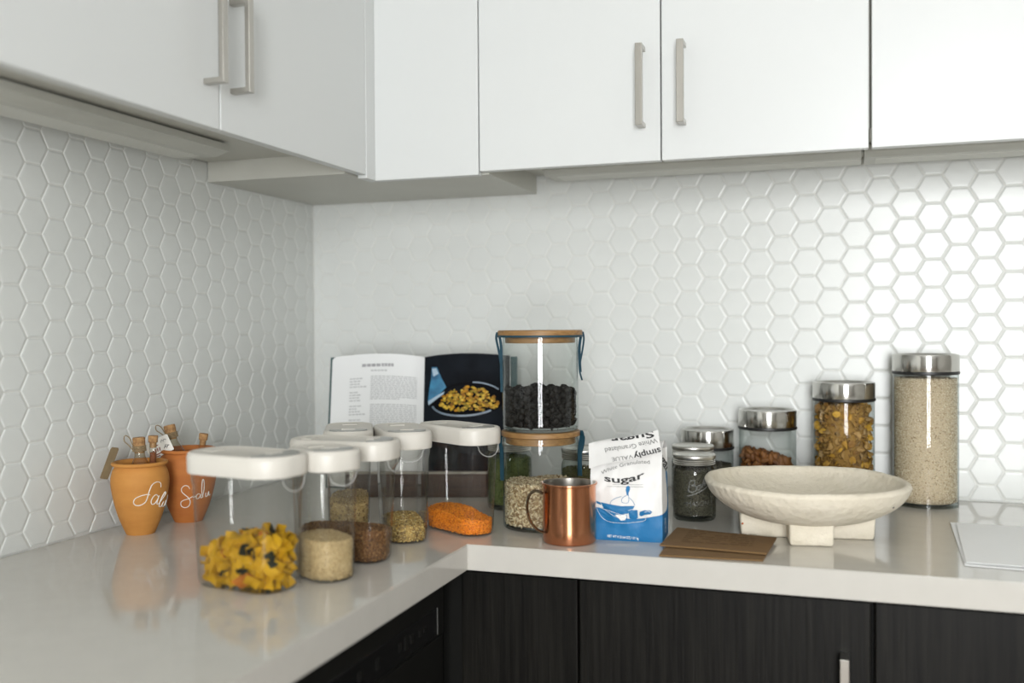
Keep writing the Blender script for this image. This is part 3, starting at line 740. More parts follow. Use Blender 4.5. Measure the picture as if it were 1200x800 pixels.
# photograph on the right page
ra = lambda px: (px-491)/102
def ell(cx, cy, rx, ry, n=36, a0=0, a1=2*PI, tilt=0):
    return [(ra(cx+rx*math.cos(t)*math.cos(tilt)-ry*math.sin(t)*math.sin(tilt)), b_of(cy+rx*math.cos(t)*math.sin(tilt)+ry*math.sin(t)*math.cos(tilt))) for t in [a0+(a1-a0)*k/n for k in range(n)]]
def ring_strip(cx, cy, rx, ry, w, a0, a1, tilt, n=24):
    out = []
    for k in range(n):
        t0 = a0+(a1-a0)*k/n; t1 = a0+(a1-a0)*(k+1)/n
        q = []
        for t, s in ((t0, 0), (t1, 0), (t1, w), (t0, w)):
            X = (rx-s)*math.cos(t); Y = (ry-s)*math.sin(t)
            q.append((ra(cx+X*math.cos(tilt)-Y*math.sin(tilt)), b_of(cy+X*math.sin(tilt)+Y*math.cos(tilt))))
        out.append(q)
    return out
def ppoly(pts): return [(ra(x), b_of(y)) for x, y in pts]
def pquad(q, nx=6, ny=3):
    """quad a,b,c,d in photo pixels, cut into small pieces that follow the page"""
    out = []
    L_ = lambda s_, t_: tuple((q[0][k]*(1-s_)+q[1][k]*s_)*(1-t_)+(q[3][k]*(1-s_)+q[2][k]*s_)*t_ for k in (0, 1))
    for i_ in range(nx):
        for j_ in range(ny): out.append(ppoly([L_(i_/nx, j_/ny), L_((i_+1)/nx, j_/ny), L_((i_+1)/nx, (j_+1)/ny), L_(i_/nx, (j_+1)/ny)]))
    return out
on_page(1, pquad([(500, 432), (506, 433), (511, 446), (499, 448)])+pquad([(499, 448), (511, 446), (517, 458), (497, 462)])+pquad([(497, 462), (517, 458), (506, 469), (496, 474)]), M['photoblue'], 'photo_cloth', prp, .0012)
on_page(1, pquad([(500, 434), (505, 434), (508, 441), (502, 444)])+pquad([(496, 473), (515, 463), (514, 466), (497, 478)]), M['photopale'], 'photo_cloth_light', prp, .0016)
on_page(1, [ell(542, 473, 42, 21, tilt=-.12)], M['photopan'], 'photo_skillet', prp, .0010)
on_page(1, ring_strip(541, 473, 41.5, 20.5, 2.2, .9, 3.0, -.10)+ring_strip(541, 473, 41.5, 20.5, 1.6, 4.9, 5.8, -.1), M['photorim'], 'photo_skillet_rim', prp, .0013)
fd = []
for k in range(230):
    t = R.uniform(0, 2*PI); r_ = math.sqrt(R.random()); x = 543+33*r_*math.cos(t); y = 474.5+14.5*r_*math.sin(t)-2*math.cos((x-543)/14)
    s = R.uniform(1.0, 2.6); ph = R.uniform(0, 6)
    fd.append([(ra(x+s*math.cos(ph+j*PI/3)*R.uniform(.7, 1.2)), b_of(y+s*math.sin(ph+j*PI/3)*R.uniform(.6, 1))) for j in range(6)])
mb = MB()
for q in fd:
    lf = .0015+R.random()*.0006; mb.add([page_pt(1, a, b, lf) for a, b in q], [tuple(range(6))])
mb.build('photo_food', M['food'], prp, 0)

# ------------------------------------------------------------------ stacked glass jars with bamboo lids
JX, JY, JR = .7035, -.466, .0645
def bamboo_jar(z, label, h):
    t = thing('bamboo_lid_jar', label, 'jar', P(JX, JY, z), 0)
    pr = smooth_prof([(JR-.008, 0), (JR-.002, .0015), (JR, .007), (JR, .03), (JR, h-.03), (JR, h-.002)], 3)
    MB().lathe(pr, 64).build('glass_body', M['glass'], t, 60)
    MB().lathe([(JR-.007, .004), (JR-.002, .006)], 64).build('glass_base', M['glass'], t, 60)
    return t
def bamboo_lid(t, h, lr):
    l = MB().lathe([(lr-.0015, h), (lr, h+.001), (lr, h+.0075), (lr-.0015, h+.009)], 64, cap1=True).build('lid', M['bamboo'], t, 40)
    MB().lathe([(JR-.0065, h-.0125), (JR-.005, h-.0118), (JR-.005, h+.0005)], 64).build('lid_plug', M['bamboo'], t, 40)
    MB().lathe([(JR-.0052, h-.0045), (JR-.002, h-.004), (JR-.002, h-.0015), (JR-.0052, h-.001)], 64, cap0=False).build('seal', M['pane'], t, 40)
def ribbon_strip(mb, pts, wdir, wd):
    pts = smoothpath(pts, 5); wv = Vector(wdir).normalized()*wd/2; nrm = Vector((wv.y, -wv.x, 0)).normalized()*.0004
    secs = [[p-wv-nrm, p+wv-nrm, p+wv+nrm, p-wv+nrm] for p in pts]; MB().loft(secs, True, True).build('ribbon', M['ribbon'], mb, 40)
H1 = .155
low = bamboo_jar(0, 'lower glass jar of oats in the stack, bamboo lid with dark blue ribbon', H1); bamboo_lid(low, H1, JR+.0025)
H2 = .1605
up_z = H1+.0092
upp = bamboo_jar(up_z, 'upper glass jar of dark dried fruit in the stack, bamboo lid with blue ribbon', H2); bamboo_lid(upp, H2, JR+.0075)
rr_, tt_ = rgt, tow
def jr(r, f, z): return rr_*r+tt_*f+Vector((0, 0, z))
rb = MB()
lr = JR+.0082
rb.lathe([(lr-.001, H2-.0028), (lr, H2-.0022), (lr, H2+.0002), (lr-.001, H2+.0008)], 64, cap0=False)
ribbon_strip(upp, [jr(-lr, .002, H2+.006), jr(-lr-.0015, .004, H2-.005), jr(-lr+.003, .006, H2-.028), jr(-JR-.0015, .008, H2-.055), jr(-JR-.0012, .010, H2-.095)], rr_*.9+tt_*.5, .0042)
ribbon_strip(upp, [jr(-lr+.004, .010, H2-.001), jr(-JR-.0015, .012, H2-.02), jr(-JR-.0015, .012, H2-.055), jr(-JR-.0012, .012, H2-.08)], rr_*.9+tt_*.5, .0050)
ribbon_strip(upp, [jr(lr, .002, H2+.006), jr(lr+.0015, .004, H2-.006), jr(lr-.001, .004, H2-.025), jr(lr-.005, .006, H2-.046), jr(JR+.002, .008, H2-.06), jr(JR+.006, .008, H2-.076)], rr_*.9+tt_*.5, .0030)
ribbon_strip(upp, [jr(lr-.004, .010, H2-.001), jr(JR+.0015, .012, H2-.02), jr(JR+.0018, .012, H2-.045), jr(JR+.003, .010, H2-.062)], rr_*.9+tt_*.5, .0050)
rb.build('ribbon', M['ribbon'], upp, 40)
ribbon_strip(low, [jr(-JR-.0035, .002, H1+.006), jr(-JR-.004, .006, H1-.01), jr(-JR-.002, .008, H1-.03), jr(-JR-.0015, .010, H1-.075)], rr_*.8+tt_*.6, .0075)
ribbon_strip(low, [jr(JR+.0035, .0, H1+.008), jr(JR+.0055, .004, H1+.002), jr(JR+.004, .006, H1-.008), jr(JR+.0015, .008, H1-.03), jr(JR+.0015, .010, H1-.068)], rr_*.8+tt_*.6, .0085)
ribbon_strip(low, [jr(JR+.003, .012, H1+.004), jr(JR+.007, .010, H1-.002), jr(JR+.006, .008, H1-.016), jr(JR+.003, .006, H1-.028)], rr_*.8+tt_*.6, .007)
def round_fill(x, y, z0, rad, h, wav, m, size, name, label, N, asp=(1, .7, .6), tilt=(0, 0), top=.3):
    def tz(px, py): return h+tilt[0]*px+tilt[1]*py+wav*(math.sin(px*70+1)*.6+math.cos(py*85+px*40)*.5)
    rg = rad-size*.75
    def surf(r):
        a = r.uniform(0, 2*PI)
        if r.random() > top:
            px, py = rg*math.cos(a), rg*math.sin(a); return (px, py, .003+r.random()*(tz(px, py)-.003))
        q = rg*math.sqrt(r.random()); px, py = q*math.cos(a), q*math.sin(a); return (px, py, tz(px, py)+r.uniform(-.001, .001))
    def core(mb):
        n = 48; secs = []
        for q, zf in ((.95, 0), (1, .05), (1, .5), (1, 1), (.6, 1), (.2, 1)):
            secs.append([((rg-.0004)*q*math.cos(2*PI*k/n), (rg-.0004)*q*math.sin(2*PI*k/n), .002+zf*(tz(rg*q*math.cos(2*PI*k/n), rg*q*math.sin(2*PI*k/n))-.0025)) for k in range(n)])
        mb.loft(secs, True, True)
    return grains(surf, N, size, name, m, label, 'food', P(x, y, z0), 0, core, asp)
round_fill(JX, JY, .0055, JR-.0025, .071, .0022, G_['flake'], .0036, 'rolled_oats', 'flaky beige rolled oats in the lower glass jar', 4200, (1, .8, .28))
# dark dried fruit as single pieces over a packed middle
def blob(seed, sx, sy, sz, rough, sub=2):
    bm = bmesh.new(); bmesh.ops.create_icosphere(bm, subdivisions=sub, radius=1); rg = random.Random(seed)
    off = Vector((rg.uniform(0, 50), rg.uniform(0, 50), rg.uniform(0, 50)))
    for v in bm.verts: v.co *= 1+rough*noise.noise(v.co*1.7+off)
    v = [(p.co.x*sx, p.co.y*sy, p.co.z*sz) for p in bm.verts]; bm.verts.index_update()
    f = [[q.index for q in fc.verts] for fc in bm.faces]; bm.free(); return v, f
dk = mat('dark_dried_fruit', (.0075, .006, .0045), .6, c2=(.003, .0025, .002), scale=120, bump=.4, bscale=300, spec=.2)
fm = [(mesh_of(*blob(s, .0078, .0066, .0060, .45), 'dried_fruit', dk), 'near-black dried fruit piece in the upper glass jar', 'dried fruit', 1) for s in range(4)]
spots = []
while len(spots) < 200:
    a = R.uniform(0, 2*PI); z = R.uniform(.012, .070)
    k = len(spots)
    if k < 150: r_ = JR-.0105
    else: r_ = R.uniform(0, JR-.012); z = R.uniform(.060, .071)
    p = (r_*math.cos(a), r_*math.sin(a), z)
    mn = .0088 if k < 150 else .007
    if all((p[0]-q[0])**2+(p[1]-q[1])**2+(p[2]-q[2])**2 > mn*mn for q in spots): spots.append(p)
    else:
        R.random()
        if R.random() < .002: spots.append(p)
individuals('dried_fruit', fm, spots, 'dark dried fruit in the upper jar', P(JX, JY, up_z), 0)
round_fill(JX, JY, up_z+.005, JR-.011, .057, .002, dk, .004, 'packed_dried_fruit', 'dark dried fruit packed in the middle of the upper jar', 900)

# ------------------------------------------------------------------ copper mug
mg = thing('copper_mug', 'copper mug with a steel-lined rim and dark bow handle', 'mug', P(.781, -.566))
MR = .0425; MH = .093
MB().lathe([(MR-.006, 0), (MR-.002, .0008), (MR-.0005, .003), (MR-.0002, .02), (MR-.0005, MH-.006), (MR, MH-.002), (MR+.0018, MH-.0012), (MR+.0022, MH), (MR+.0016, MH+.0012), (MR-.0004, MH+.0012)], 72).build('body', M['copper'], mg, 50)
MB().lathe([(MR-.0004, MH+.0012), (MR-.0016, MH+.0004), (MR-.0020, MH-.01), (MR-.0024, .02), (MR-.005, .004), (.004, .003)], 72, cap0=False, cap1=True).build('lining', M['mugin'], mg, 50)
hp = smoothpath([jr(-MR+.0005, .016, MH-.014), jr(-MR-.012, .0165, MH-.010), jr(-MR-.0215, .018, MH-.018), jr(-MR-.0245, .0185, MH-.036), jr(-MR-.020, .018, MH-.056), jr(-MR-.010, .017, MH-.070), jr(-MR+.001, .016, MH-.076)], 5)
hb = MB(); secs = []
for i, p in enumerate(hp):
    tg = (hp[min(i+1, len(hp)-1)]-hp[max(0, i-1)]).normalized(); b_ = tt_.copy(); a_ = tg.cross(b_).normalized()
    secs.append([p+a_*(.0022*math.cos(2*PI*k/12))+b_*(.0052*math.sin(2*PI*k/12)) for k in range(12)])
hb.loft(secs, True, True).build('handle', mat('mug_handle_metal', (.20, .16, .11), .25, 1, var=.2), mg, 60)

# ------------------------------------------------------------------ mason jars
def mason(x, y, s, label, fillm, fill_h, fname, flabel, emb=False, N=2600, contents_top=.25, hh=1.0):
    t = thing('mason_jar', label, 'jar', P(x, y))
    key = [(.030, 0), (.0345, .0012), (.0368, .005), (.0375, .012), (.0375, .05), (.0375, .080), (.0370, .088), (.0345, .094), (.0335, .098), (.0335, .112)]
    pr = smooth_prof([(r*s, z*s*hh) for r, z in key], 3)
    g = MB().lathe(pr, 56).build('glass_body', M['masonglass'], t, 60)
    MB().lathe([(.030*s, .0045), (.0355*s, .0075)], 48).build('glass_base', M['masonglass'], t, 60)
    zt = .112*s*hh
    band = [(.0352*s, zt-.0155*s)]
    for k in range(3): z = zt-.0145*s+k*.0032*s; band += [(.0362*s, z), (.0368*s, z+.0010*s), (.0358*s, z+.0022*s)]
    band += [(.0372*s, zt-.003*s), (.0374*s, zt+.001*s), (.0364*s, zt+.0025*s), (.0335*s, zt+.0028*s), (.0325*s, zt+.0018*s)]
    MB().lathe(band, 64, cap0=False).build('screw_band', M['tin'], t, 60)
    MB().lathe([(.0325*s, zt+.0006*s), (.0325*s, zt+.0016*s), (.026*s, zt+.0018*s), (.025*s, zt+.0010*s)], 56, cap1=True).build('lid_disc', M['tin'], t, 50)
    if emb:
        vd = Vector((x-CAM[0], y-CAM[1], 0)).normalized(); rt = Vector((vd.y, -vd.x, 0)); rr0 = .0375*s
        def wrap(a, z, d=.0007): return rt*((rr0+d)*math.sin(a/rr0))-vd*((rr0+d)*math.cos(a/rr0))+Vector((0, 0, z))
        e = MB()
        scr = [[(-4, 52), (-2, 66), (0, 70), (6, 69), (6, 63), (1, 61), (8, 60), (9, 53), (3, 50), (-3, 53)], [(16, 60), (11, 58), (10, 54), (14, 52), (17, 60), (18, 54)], [(19, 55), (22, 66), (24, 71), (23, 62), (23, 56)], [(24, 57), (27, 68), (29, 73), (28, 63), (29, 58)], [(-6, 45), (6, 46), (20, 50), (32, 56)]]
        for st in scr: e.tube([wrap((q.x-6)/1000, q.y/1000+.002) for q in smoothpath([(a, b+a*.22, 0) for a, b in st], 4)], .0014, 6)
        v, f, wd = text2d('MASON', .0115)
        e.add([wrap(p[0]-wd/2+.006, .028+p[1]+p[0]*.06, .0009) for p in v], f)
        e.build('embossed_lettering', glass('embossed_glass', (.9, .9, .88), (.6, .62, .6), 1.9, .12, .10), g, 50)
    if fillm: round_fill(x, y, .0078, .0362*s, fill_h, .0015, fillm, .0022, fname, flabel, N, (1, .6, .5), top=contents_top)
    return t
mason(.9425, -.325, 1.0, 'small mason jar of dark leaves with embossed glass in front of its twin', G_['pepper'], .080, 'tea_leaves', 'dark loose leaves filling the front mason jar', True, 3600)
mason(.927, -.236, 1.04, 'second mason jar standing behind the jar of dark leaves, only its lid clear', G_['pepper'], .076, 'tea_leaves', 'dark leaves in the mason jar standing behind its twin', False, 1500)
mason(.5965, -.318, 1.12, 'mason jar of green herbs behind the lentil container and the oats', G_['herb'], .088, 'herbs', 'dark green dried herbs in the jar behind the lentils', False, 2600)
mason(.752, -.362, 1.08, 'mason jar of olive herbs tucked between the stacked jars and the sugar', G_['olive'], .078, 'herbs', 'olive-brown dried herbs in the jar behind the copper mug', False, 2400)

# ------------------------------------------------------------------ steel-lidded canisters along the wall
def canister(x, y, r, h, lid_h, label):
    t = thing('steel_lid_canister', label, 'jar', P(x, y), 0, 'glass canisters with steel lids')
    pr = smooth_prof([(r-.010, 0), (r-.004, .001), (r-.0012, .005), (r-.001, .012), (r-.001, h*.5), (r-.001, h-lid_h)], 3)
    MB().lathe(pr, 64).build('glass_body', M['glass'], t, 60)
    MB().lathe([(r-.009, .004), (r-.004, .0055)], 56).build('glass_base', M['glass'], t, 60)
    z = h-lid_h
    MB().lathe([(r-.002, z-.001), (r+.0006, z), (r+.0010, z+.0022), (r+.0006, z+.0046), (r-.002, z+.005)], 64, cap0=False).build('gasket', M['gasket'], t, 50)
    MB().lathe([(r-.0002, z+.005), (r+.0002, z+.006), (r+.0002, h-.003), (r-.0008, h-.0008), (r-.003, h), (r-.0045, h-.0012)], 72, cap0=False).build('lid_band', M['steel'], t, 40)
    MB().lathe([(r-.0045, h-.0012), (r-.006, h-.004), (.01, h-.0042)], 64, cap0=False, cap1=True).build('lid_top', M['steeld'], t, 40)
    return t
canister(1.337, -.0625, .0588, .2835, .037, 'tall glass canister of coarse flour with a brushed steel lid')
round_fill(1.337, -.0625, .006, .0555, .232, .0005, G_['flour'], .0015, 'coarse_flour', 'speckled beige coarse flour filling the tall canister', 12000, (1, .8, .6), top=.08)
canister(1.191, -.0615, .0575, .2295, .036, 'medium glass canister of golden cereal flakes with a steel lid')
canister(1.048, -.0615, .0560, .1735, .038, 'shorter glass canister half full of almonds, steel lid')
canister(.930, -.0600, .0525, .1315, .039, 'shortest steel-lidded canister, behind the mason jars')
round_fill(.930, -.0600, .0065, .049, .055, .001, G_['pepper'], .0022, 'loose_leaves', 'dark leaves low in the shortest steel-lidded canister', 900, top=.3)
# cereal flakes
def flake(seed):
    rg = random.Random(seed); n = 9; v = []
    for s in (1, -1):
        v.append((0, 0, s*.0006+.0016))
        for k in range(n): a = 2*PI*k/n; r_ = .0078*rg.uniform(.65, 1.15); v.append((r_*math.cos(a), r_*.8*math.sin(a), .0016*math.sin(2*a+seed)+s*.0004))
    f = [(0, 1+k, 1+(k+1) % n) for k in range(n)]+[(n+1, n+2+(k+1) % n, n+2+k) for k in range(n)]+[(1+k, n+2+k, n+2+(k+1) % n, 1+(k+1) % n) for k in range(n)]
    return v, f
cm = []
for i, (c1, c2) in enumerate((((.52, .29, .035), (.40, .20, .025)), ((.44, .27, .09), (.34, .19, .055)), ((.33, .17, .035), (.24, .11, .02)), ((.62, .36, .04), (.52, .28, .025)), ((.36, .24, .10), (.27, .16, .055)))):
    mm = mat('cereal_%s' % 'abcde'[i], c1, .7, c2=c2, scale=140)
    for s in range(2): cm.append((mesh_of(*flake(i*2+s), 'cereal_flake', mm, 30), 'golden brown cereal flake in the medium steel-lidded canister', 'cereal', 1))
spots = []; tr = 0
while len(spots) < 235 and tr < 40000:
    tr += 1
    a = R.uniform(-PI, PI); z = R.uniform(.012, .183); r_ = .0485
    if len(spots) > 205: z = .184; r_ = R.uniform(0, .045)
    p = (r_*math.cos(a), r_*math.sin(a), z)
    if all((p[0]-q[0])**2+(p[1]-q[1])**2+(p[2]-q[2])**2 > .0098**2 for q in spots): spots.append(p)
individuals('cereal_flake', cm, spots, 'cereal flakes in the medium canister', P(1.191, -.0615), 0)
round_fill(1.191, -.0615, .006, .0465, .178, .001, mat('cereal_mass', (.3, .17, .04), .8, island=[(.34, .19, .04), (.20, .10, .02), (.42, .25, .06), (.14, .065, .015)]), .0060, 'packed_cereal', 'packed cereal behind the flakes of the medium canister', 1500, (1, .8, .3))
# almonds
am = []
for i, (c1, c2) in enumerate((((.20, .075, .016), (.14, .046, .010)), ((.28, .115, .028), (.21, .078, .018)))):
    mm = mat('almond_skin_%s' % 'ab'[i], c1, .6, c2=c2, scale=150, stretch=(.3, 3, 3), bump=.2)
    for s in range(2): am.append((mesh_of(*blob(s+9, .0112, .0062, .0046, .12), 'almond', mm), 'brown almond lying in the shorter steel-lidded canister', 'almond', 1))
spots = []; tr = 0
def alm_top(px, py): d = px*rgt.x+py*rgt.y; return .082-.22*d
while len(spots) < 190 and tr < 60000:
    tr += 1
    a = R.uniform(-PI, PI); r_ = .0445 if len(spots) < 110 else R.uniform(0, .042)
    px, py = r_*math.cos(a), r_*math.sin(a); tz = alm_top(px, py)
    z = R.uniform(.012, tz) if len(spots) < 110 else tz+R.uniform(-.006, .001)
    p = (px, py, z)
    if all((p[0]-q[0])**2+(p[1]-q[1])**2+(p[2]-q[2])**2 > .0086**2 for q in spots): spots.append(p)
individuals('almond', am, spots, 'almonds in the shorter canister', P(1.048, -.0615), 0)
round_fill(1.048, -.0615, .006, .040, .060, .001, mat('almond_mass', (.2, .08, .03), .8, island=[(.2, .08, .03), (.13, .045, .015), (.26, .11, .04)]), .0065, 'packed_almonds', 'packed almonds in the middle of the shorter canister', 350, tilt=(-.2, 0))

# ------------------------------------------------------------------ footed bowl
bw = thing('footed_bowl', 'large cream paper-clay bowl on a chunky crossed foot', 'bowl', P(1.1335, -.404), math.radians(8.5))
BR = .160
outp = smooth_prof([(.02, .0235), (.060, .0250), (.098, .0330), (.130, .0475), (.151, .0650), (BR, .0815), (BR+.0005, .0870), (BR-.0045, .0910), (BR-.011, .0885), (.143, .077), (.121, .060), (.09, .046), (.045, .039), (.01, .038)], 4)
o = MB().lathe(outp, 80, cap0=True, cap1=True).build('basin', M['clay'], bw, 70)
for v in o.data.vertices:
    nz = noise.noise(v.co*14)*.0020+noise.noise(v.co*45)*.0012; v.co += v.co.normalized()*nz; v.co.z += noise.noise(v.co*7+Vector((3, 1, 0)))*.0022
def foot(x0, y0, x1, y1):
    m = MB().bbox(x0, y0, 0, x1, y1, .038, .005, 3); m.v = [(p[0]*(1-.03*(.038-p[2])/.038)+.0012*noise.noise(Vector(p)*30), p[1]*(1-.03*(.038-p[2])/.038)+.0012*noise.noise(Vector(p)*30+Vector((5, 0, 0))), p[2]) for p in m.v]
    return m.build('foot', M['clay'], bw, 25)
ft = foot(-.106, -.033, .104, .033); foot(-.0345, -.0945, .0325, -.0335); foot(-.0345, .0335, .0325, .0945)
MB().add(*blob(3, .0022, .0012, .0020, .4, 1)).build('chip', M['claychip'], ft, 60, (-.1015, -.0328, .021))
MB().add(*blob(4, .0020, .0015, .0016, .3, 1)).build('speck', M['claydot'], o, 60, (.117, -.0945, .0640))

# ------------------------------------------------------------------ sugar bag
A0 = Vector((.8175, -.5415, 0)); uS = Vector((.9984, .057, 0)).normalized(); nS = Vector((uS.y, -uS.x, 0)); BWID = .1062; K = .000255; DEP = .078
bagm = bpy.data.materials.new('sugar_bag_paper'); bagm.use_nodes = True
def bag_nodes():
    n = bagm.node_tree.nodes; l = bagm.node_tree.links; b = n['Principled BSDF']; b.inputs['Roughness'].default_value = .5
    uv = n.new('ShaderNodeUVMap'); sp = n.new('ShaderNodeSeparateXYZ'); l.new(uv.outputs[0], sp.inputs[0])
    cv_ = n.new('ShaderNodeFloatCurve'); c = cv_.mapping.curves[0]
    # printed blue reaches this height along the bag: x 0..1 = front left .. front right .. side back
    pts = [(0, .345), (.03, .34), (.10, .30), (.20, .26), (.35, .245), (.45, .25), (.54, .27), (.62, .285), (.655, .295), (.72, .30), (.80, .33), (.84, .50), (.88, .66), (.93, .70), (1, .62)]
    c.points[0].location = pts[0]; c.points[1].location = pts[-1]
    for p in pts[1:-1]: c.points.new(*p)
    cv_.mapping.update()
    l.new(sp.outputs[0], cv_.inputs['Value'])
    lt = n.new('ShaderNodeMath'); lt.operation = 'LESS_THAN'; l.new(sp.outputs[1], lt.inputs[0]); l.new(cv_.outputs[0], lt.inputs[1])
    mx = n.new('ShaderNodeMix'); mx.data_type = 'RGBA'; mx.inputs[6].default_value = (.72, .71, .69, 1); mx.inputs[7].default_value = (.006, .150, .36, 1)
    l.new(lt.outputs[0], mx.inputs[0]); l.new(mx.outputs[2], b.inputs['Base Color'])
    ns = n.new('ShaderNodeTexNoise'); ns.inputs['Scale'].default_value = 9; tc = n.new('ShaderNodeTexCoord'); l.new(tc.outputs['Object'], ns.inputs[0]); ns.inputs['Scale'].default_value = 55
    bp = n.new('ShaderNodeBump'); bp.inputs['Strength'].default_value = .35; bp.inputs['Distance'].default_value = .003; l.new(ns.outputs[0], bp.inputs['Height']); l.new(bp.outputs[0], b.inputs['Normal'])
bag_nodes()
def crease(a): return .1155+.0275*max(0, min(1, (a+.009)/.115))
def front(a, b, off=0):
    """front of the bag: a across, b up (metres)"""
    bulge = .0065*math.sin(max(0, min(1, a/BWID))*PI)*math.sin(max(0, min(1, b/.125))*PI)**.7
    back = -.020*max(0, (b-.075)/.07)**1.5
    cr_ = .0042*noise.noise(Vector((a*38, b*30, 1)))*min(1, b/.03) + .0016*noise.noise(Vector((a*90, b*70, 5)))*min(1, b/.03)
    return uS*a+nS*(bulge+back+cr_+off)+Vector((0, 0, b))
def edgeL(b): return -.009*max(0, min(1, (b-.05)/.06))
def edgeR(b): return BWID-.002*max(0, (b-.03)/.1)
sg = thing('sugar_bag', 'crumpled blue and white paper bag of sugar with a folded top', 'bag', (A0.x, A0.y, Z0))
verts = []; faces = []; uvs = []
def grid(fn, nu, nv, u0, u1):
    o_ = len(verts)
    for i in range(nu+1):
        for j in range(nv+1):
            p, b = fn(i/nu, j/nv); verts.append(p); uvs.append((u0+(u1-u0)*i/nu, b/.15))
    for i in range(nu):
        for j in range(nv): a = o_+i*(nv+1)+j; faces.append((a, a+nv+1, a+nv+2, a+1))
def f_front(s, t):
    b0 = t*.13; a = edgeL(b0)+(edgeR(b0)-edgeL(b0))*s; b = t*crease(a); return front(a, b), b
grid(f_front, 30, 30, 0, .655)
def sidept(a, b, s, sgn):
    p0 = front(a, b); bk = -DEP*s
    tuck = (.004*math.sin(s*PI)*math.sin(min(1, b/.12)*PI)-.006*math.sin(s*PI)*(b/.14)**4)*sgn
    lim = (nS*bk)+uS*(tuck+.0015*noise.noise(Vector((s*5, b*40, 3))))
    q = uS*a+nS*(p0.dot(nS)*(1-s)+bk+(-.004*(b/.14) if s > .9 else 0))+Vector((0, 0, b)); return q+uS*tuck
def f_right(s, t): b = t*.141; a = edgeR(b); return sidept(a, b, s, 1), b
grid(f_right, 14, 26, .655, 1)
def f_left(s, t): b = t*crease(-.009); a = edgeL(b); return sidept(a, b, s, -1), b
grid(f_left, 8, 20, 1, .9)
def f_back(s, t):
    b = t*(.117+.024*s); a = edgeL(b)+(edgeR(b)-edgeL(b))*s; return uS*a+nS*(-DEP-.003*math.sin(s*PI))+Vector((0, 0, b)), b
grid(f_back, 16, 16, 1, .2)
def f_top(s, t):
    a = edgeL(.13)+(edgeR(.13)-edgeL(.13))*s; zf = crease(a); zb = .117+.024*s
    f0 = front(a, zf); bb = uS*a+nS*(-DEP-.003*math.sin(s*PI))+Vector((0, 0, zb)); p = f0.lerp(bb, t); p.z += .014*math.sin(t*PI)*(.6+.4*s)
    return p, .2*.15+.15
grid(f_top, 16, 8, .3, .35)
def f_bot(s, t): return uS*(BWID*s)+nS*(-DEP*t)+Vector((0, 0, .0002)), 0
grid(f_bot, 4, 4, 0, .1)
me = bpy.data.meshes.new('bag_body'); me.from_pydata([tuple(p) for p in verts], [], faces); me.materials.append(bagm)
ul = me.uv_layers.new(name='UVMap')
for lp in me.loops: ul.data[lp.index].uv = uvs[lp.vertex_index]
me.polygons.foreach_set('use_smooth', [True]*len(me.polygons)); me.set_sharp_from_angle(angle=math.radians(50))
bb_ = bpy.data.objects.new('bag_body', me); col.objects.link(bb_); bb_.parent = sg
# folded-over top band
def flap(s, t, off=0):
    """s across, t 0 at the crease .. 1 at the top edge"""
    a0 = -.0095+.114*s; aT = -.0145+.1105*s
    a = a0+(aT-a0)*t; zc = .1135+.0285*s; zt = .1505+.0225*s
    base = front(max(0, min(BWID, a)), zc-.004).dot(nS)
    return uS*a+nS*(base+.0100-.022*t-.003*math.sin(s*PI*2)*t+.0018*noise.noise(Vector((s*5, t*3, 7)))+off)+Vector((0, 0, zc+(zt-zc)*t+.0012*math.sin(s*7)))
fb = MB(); n1, n2 = 24, 8; v = []
for off in (0, -.006):
    for i in range(n1+1):
        for j in range(n2+1): v.append(flap(i/n1, j/n2, off*(1-.55*j/n2)))
nn_ = (n1+1)*(n2+1); f = []
for i in range(n1):
    for j in range(n2): a = i*(n2+1)+j; q = (a, a+n2+1, a+n2+2, a+1); f.append(q); f.append(tuple(k+nn_ for k in reversed(q)))
st = n2+1; ed = [i*st for i in range(n1+1)]+[n1*st+j for j in range(1, st)]+[i*st+n2 for i in range(n1-1, -1, -1)]+[j for j in range(n2-1, 0, -1)]
for k in range(len(ed)): a, b = ed[k], ed[(k+1) % len(ed)]; f.append((a, b, b+nn_, a+nn_))
fl_ = fb.add(v, f).build('folded_top', mat('bag_white_paper', (.72, .71, .69), .5, var=.03, scale=20, bump=.3, bscale=55), sg, 50)
def zfront(X, Y, off=.0006): return front((X-95)*K, (742-Y)*K, off)
def put_text(s, x0, y0, x1, y1, h, mp, m, name, par, bold=0, arc=0, inv=False, mir=False):
    """text laid from (x0,y0) to (x1,y1) in close-up pixels, letter height h pixels"""
    v, f, wd = text2d(s, 1, bold)
    Lx = math.hypot(x1-x0, y1-y0); ux, uy = (x1-x0)/Lx, (y1-y0)/Lx; vx, vy = uy, -ux
    pts = []
    for a, b in v:
        t = a/wd; aa = t*Lx; bb = b*h/.72+arc*4*t*(1-t)
        X, Y = x0+ux*aa+vx*bb, y0+uy*aa+vy*bb; pts.append(mp(X, Y))
    return MB().add(pts, f).build(name, m, par, 0)
put_text('sugar', 152, 372, 402, 340, 40, zfront, M['inkp'], 'sugar_lettering', bb_, bold=.022, arc=-22)
put_text('White Granulated', 132, 338, 432, 262, 22, zfront, M['greyprint'], 'granulated_lettering', bb_, arc=22)
put_text('NET WT 4 LB (64 OZ) 1.81 kg', 170, 722, 365, 728, 17, zfront, M['bagw'], 'weight_lettering', bb_, bold=.01)
for x0, x1, y in ((170, 395, 406), (205, 395, 392)):
    MB().tube([zfront(x0+(x1-x0)*k/12, y-6*k/12) for k in range(13)], .00022, 4).build('fine_print', M['greyprint'], bb_, 0)
def zflap(X, Y, off=.0007):
    s = (X-48)/445.; base_y = 282-104*s; top_y = 150-88*s
    return flap(max(0, min(1, s)), max(-.02, min(1.0, (base_y-Y)/(base_y-top_y))), off)
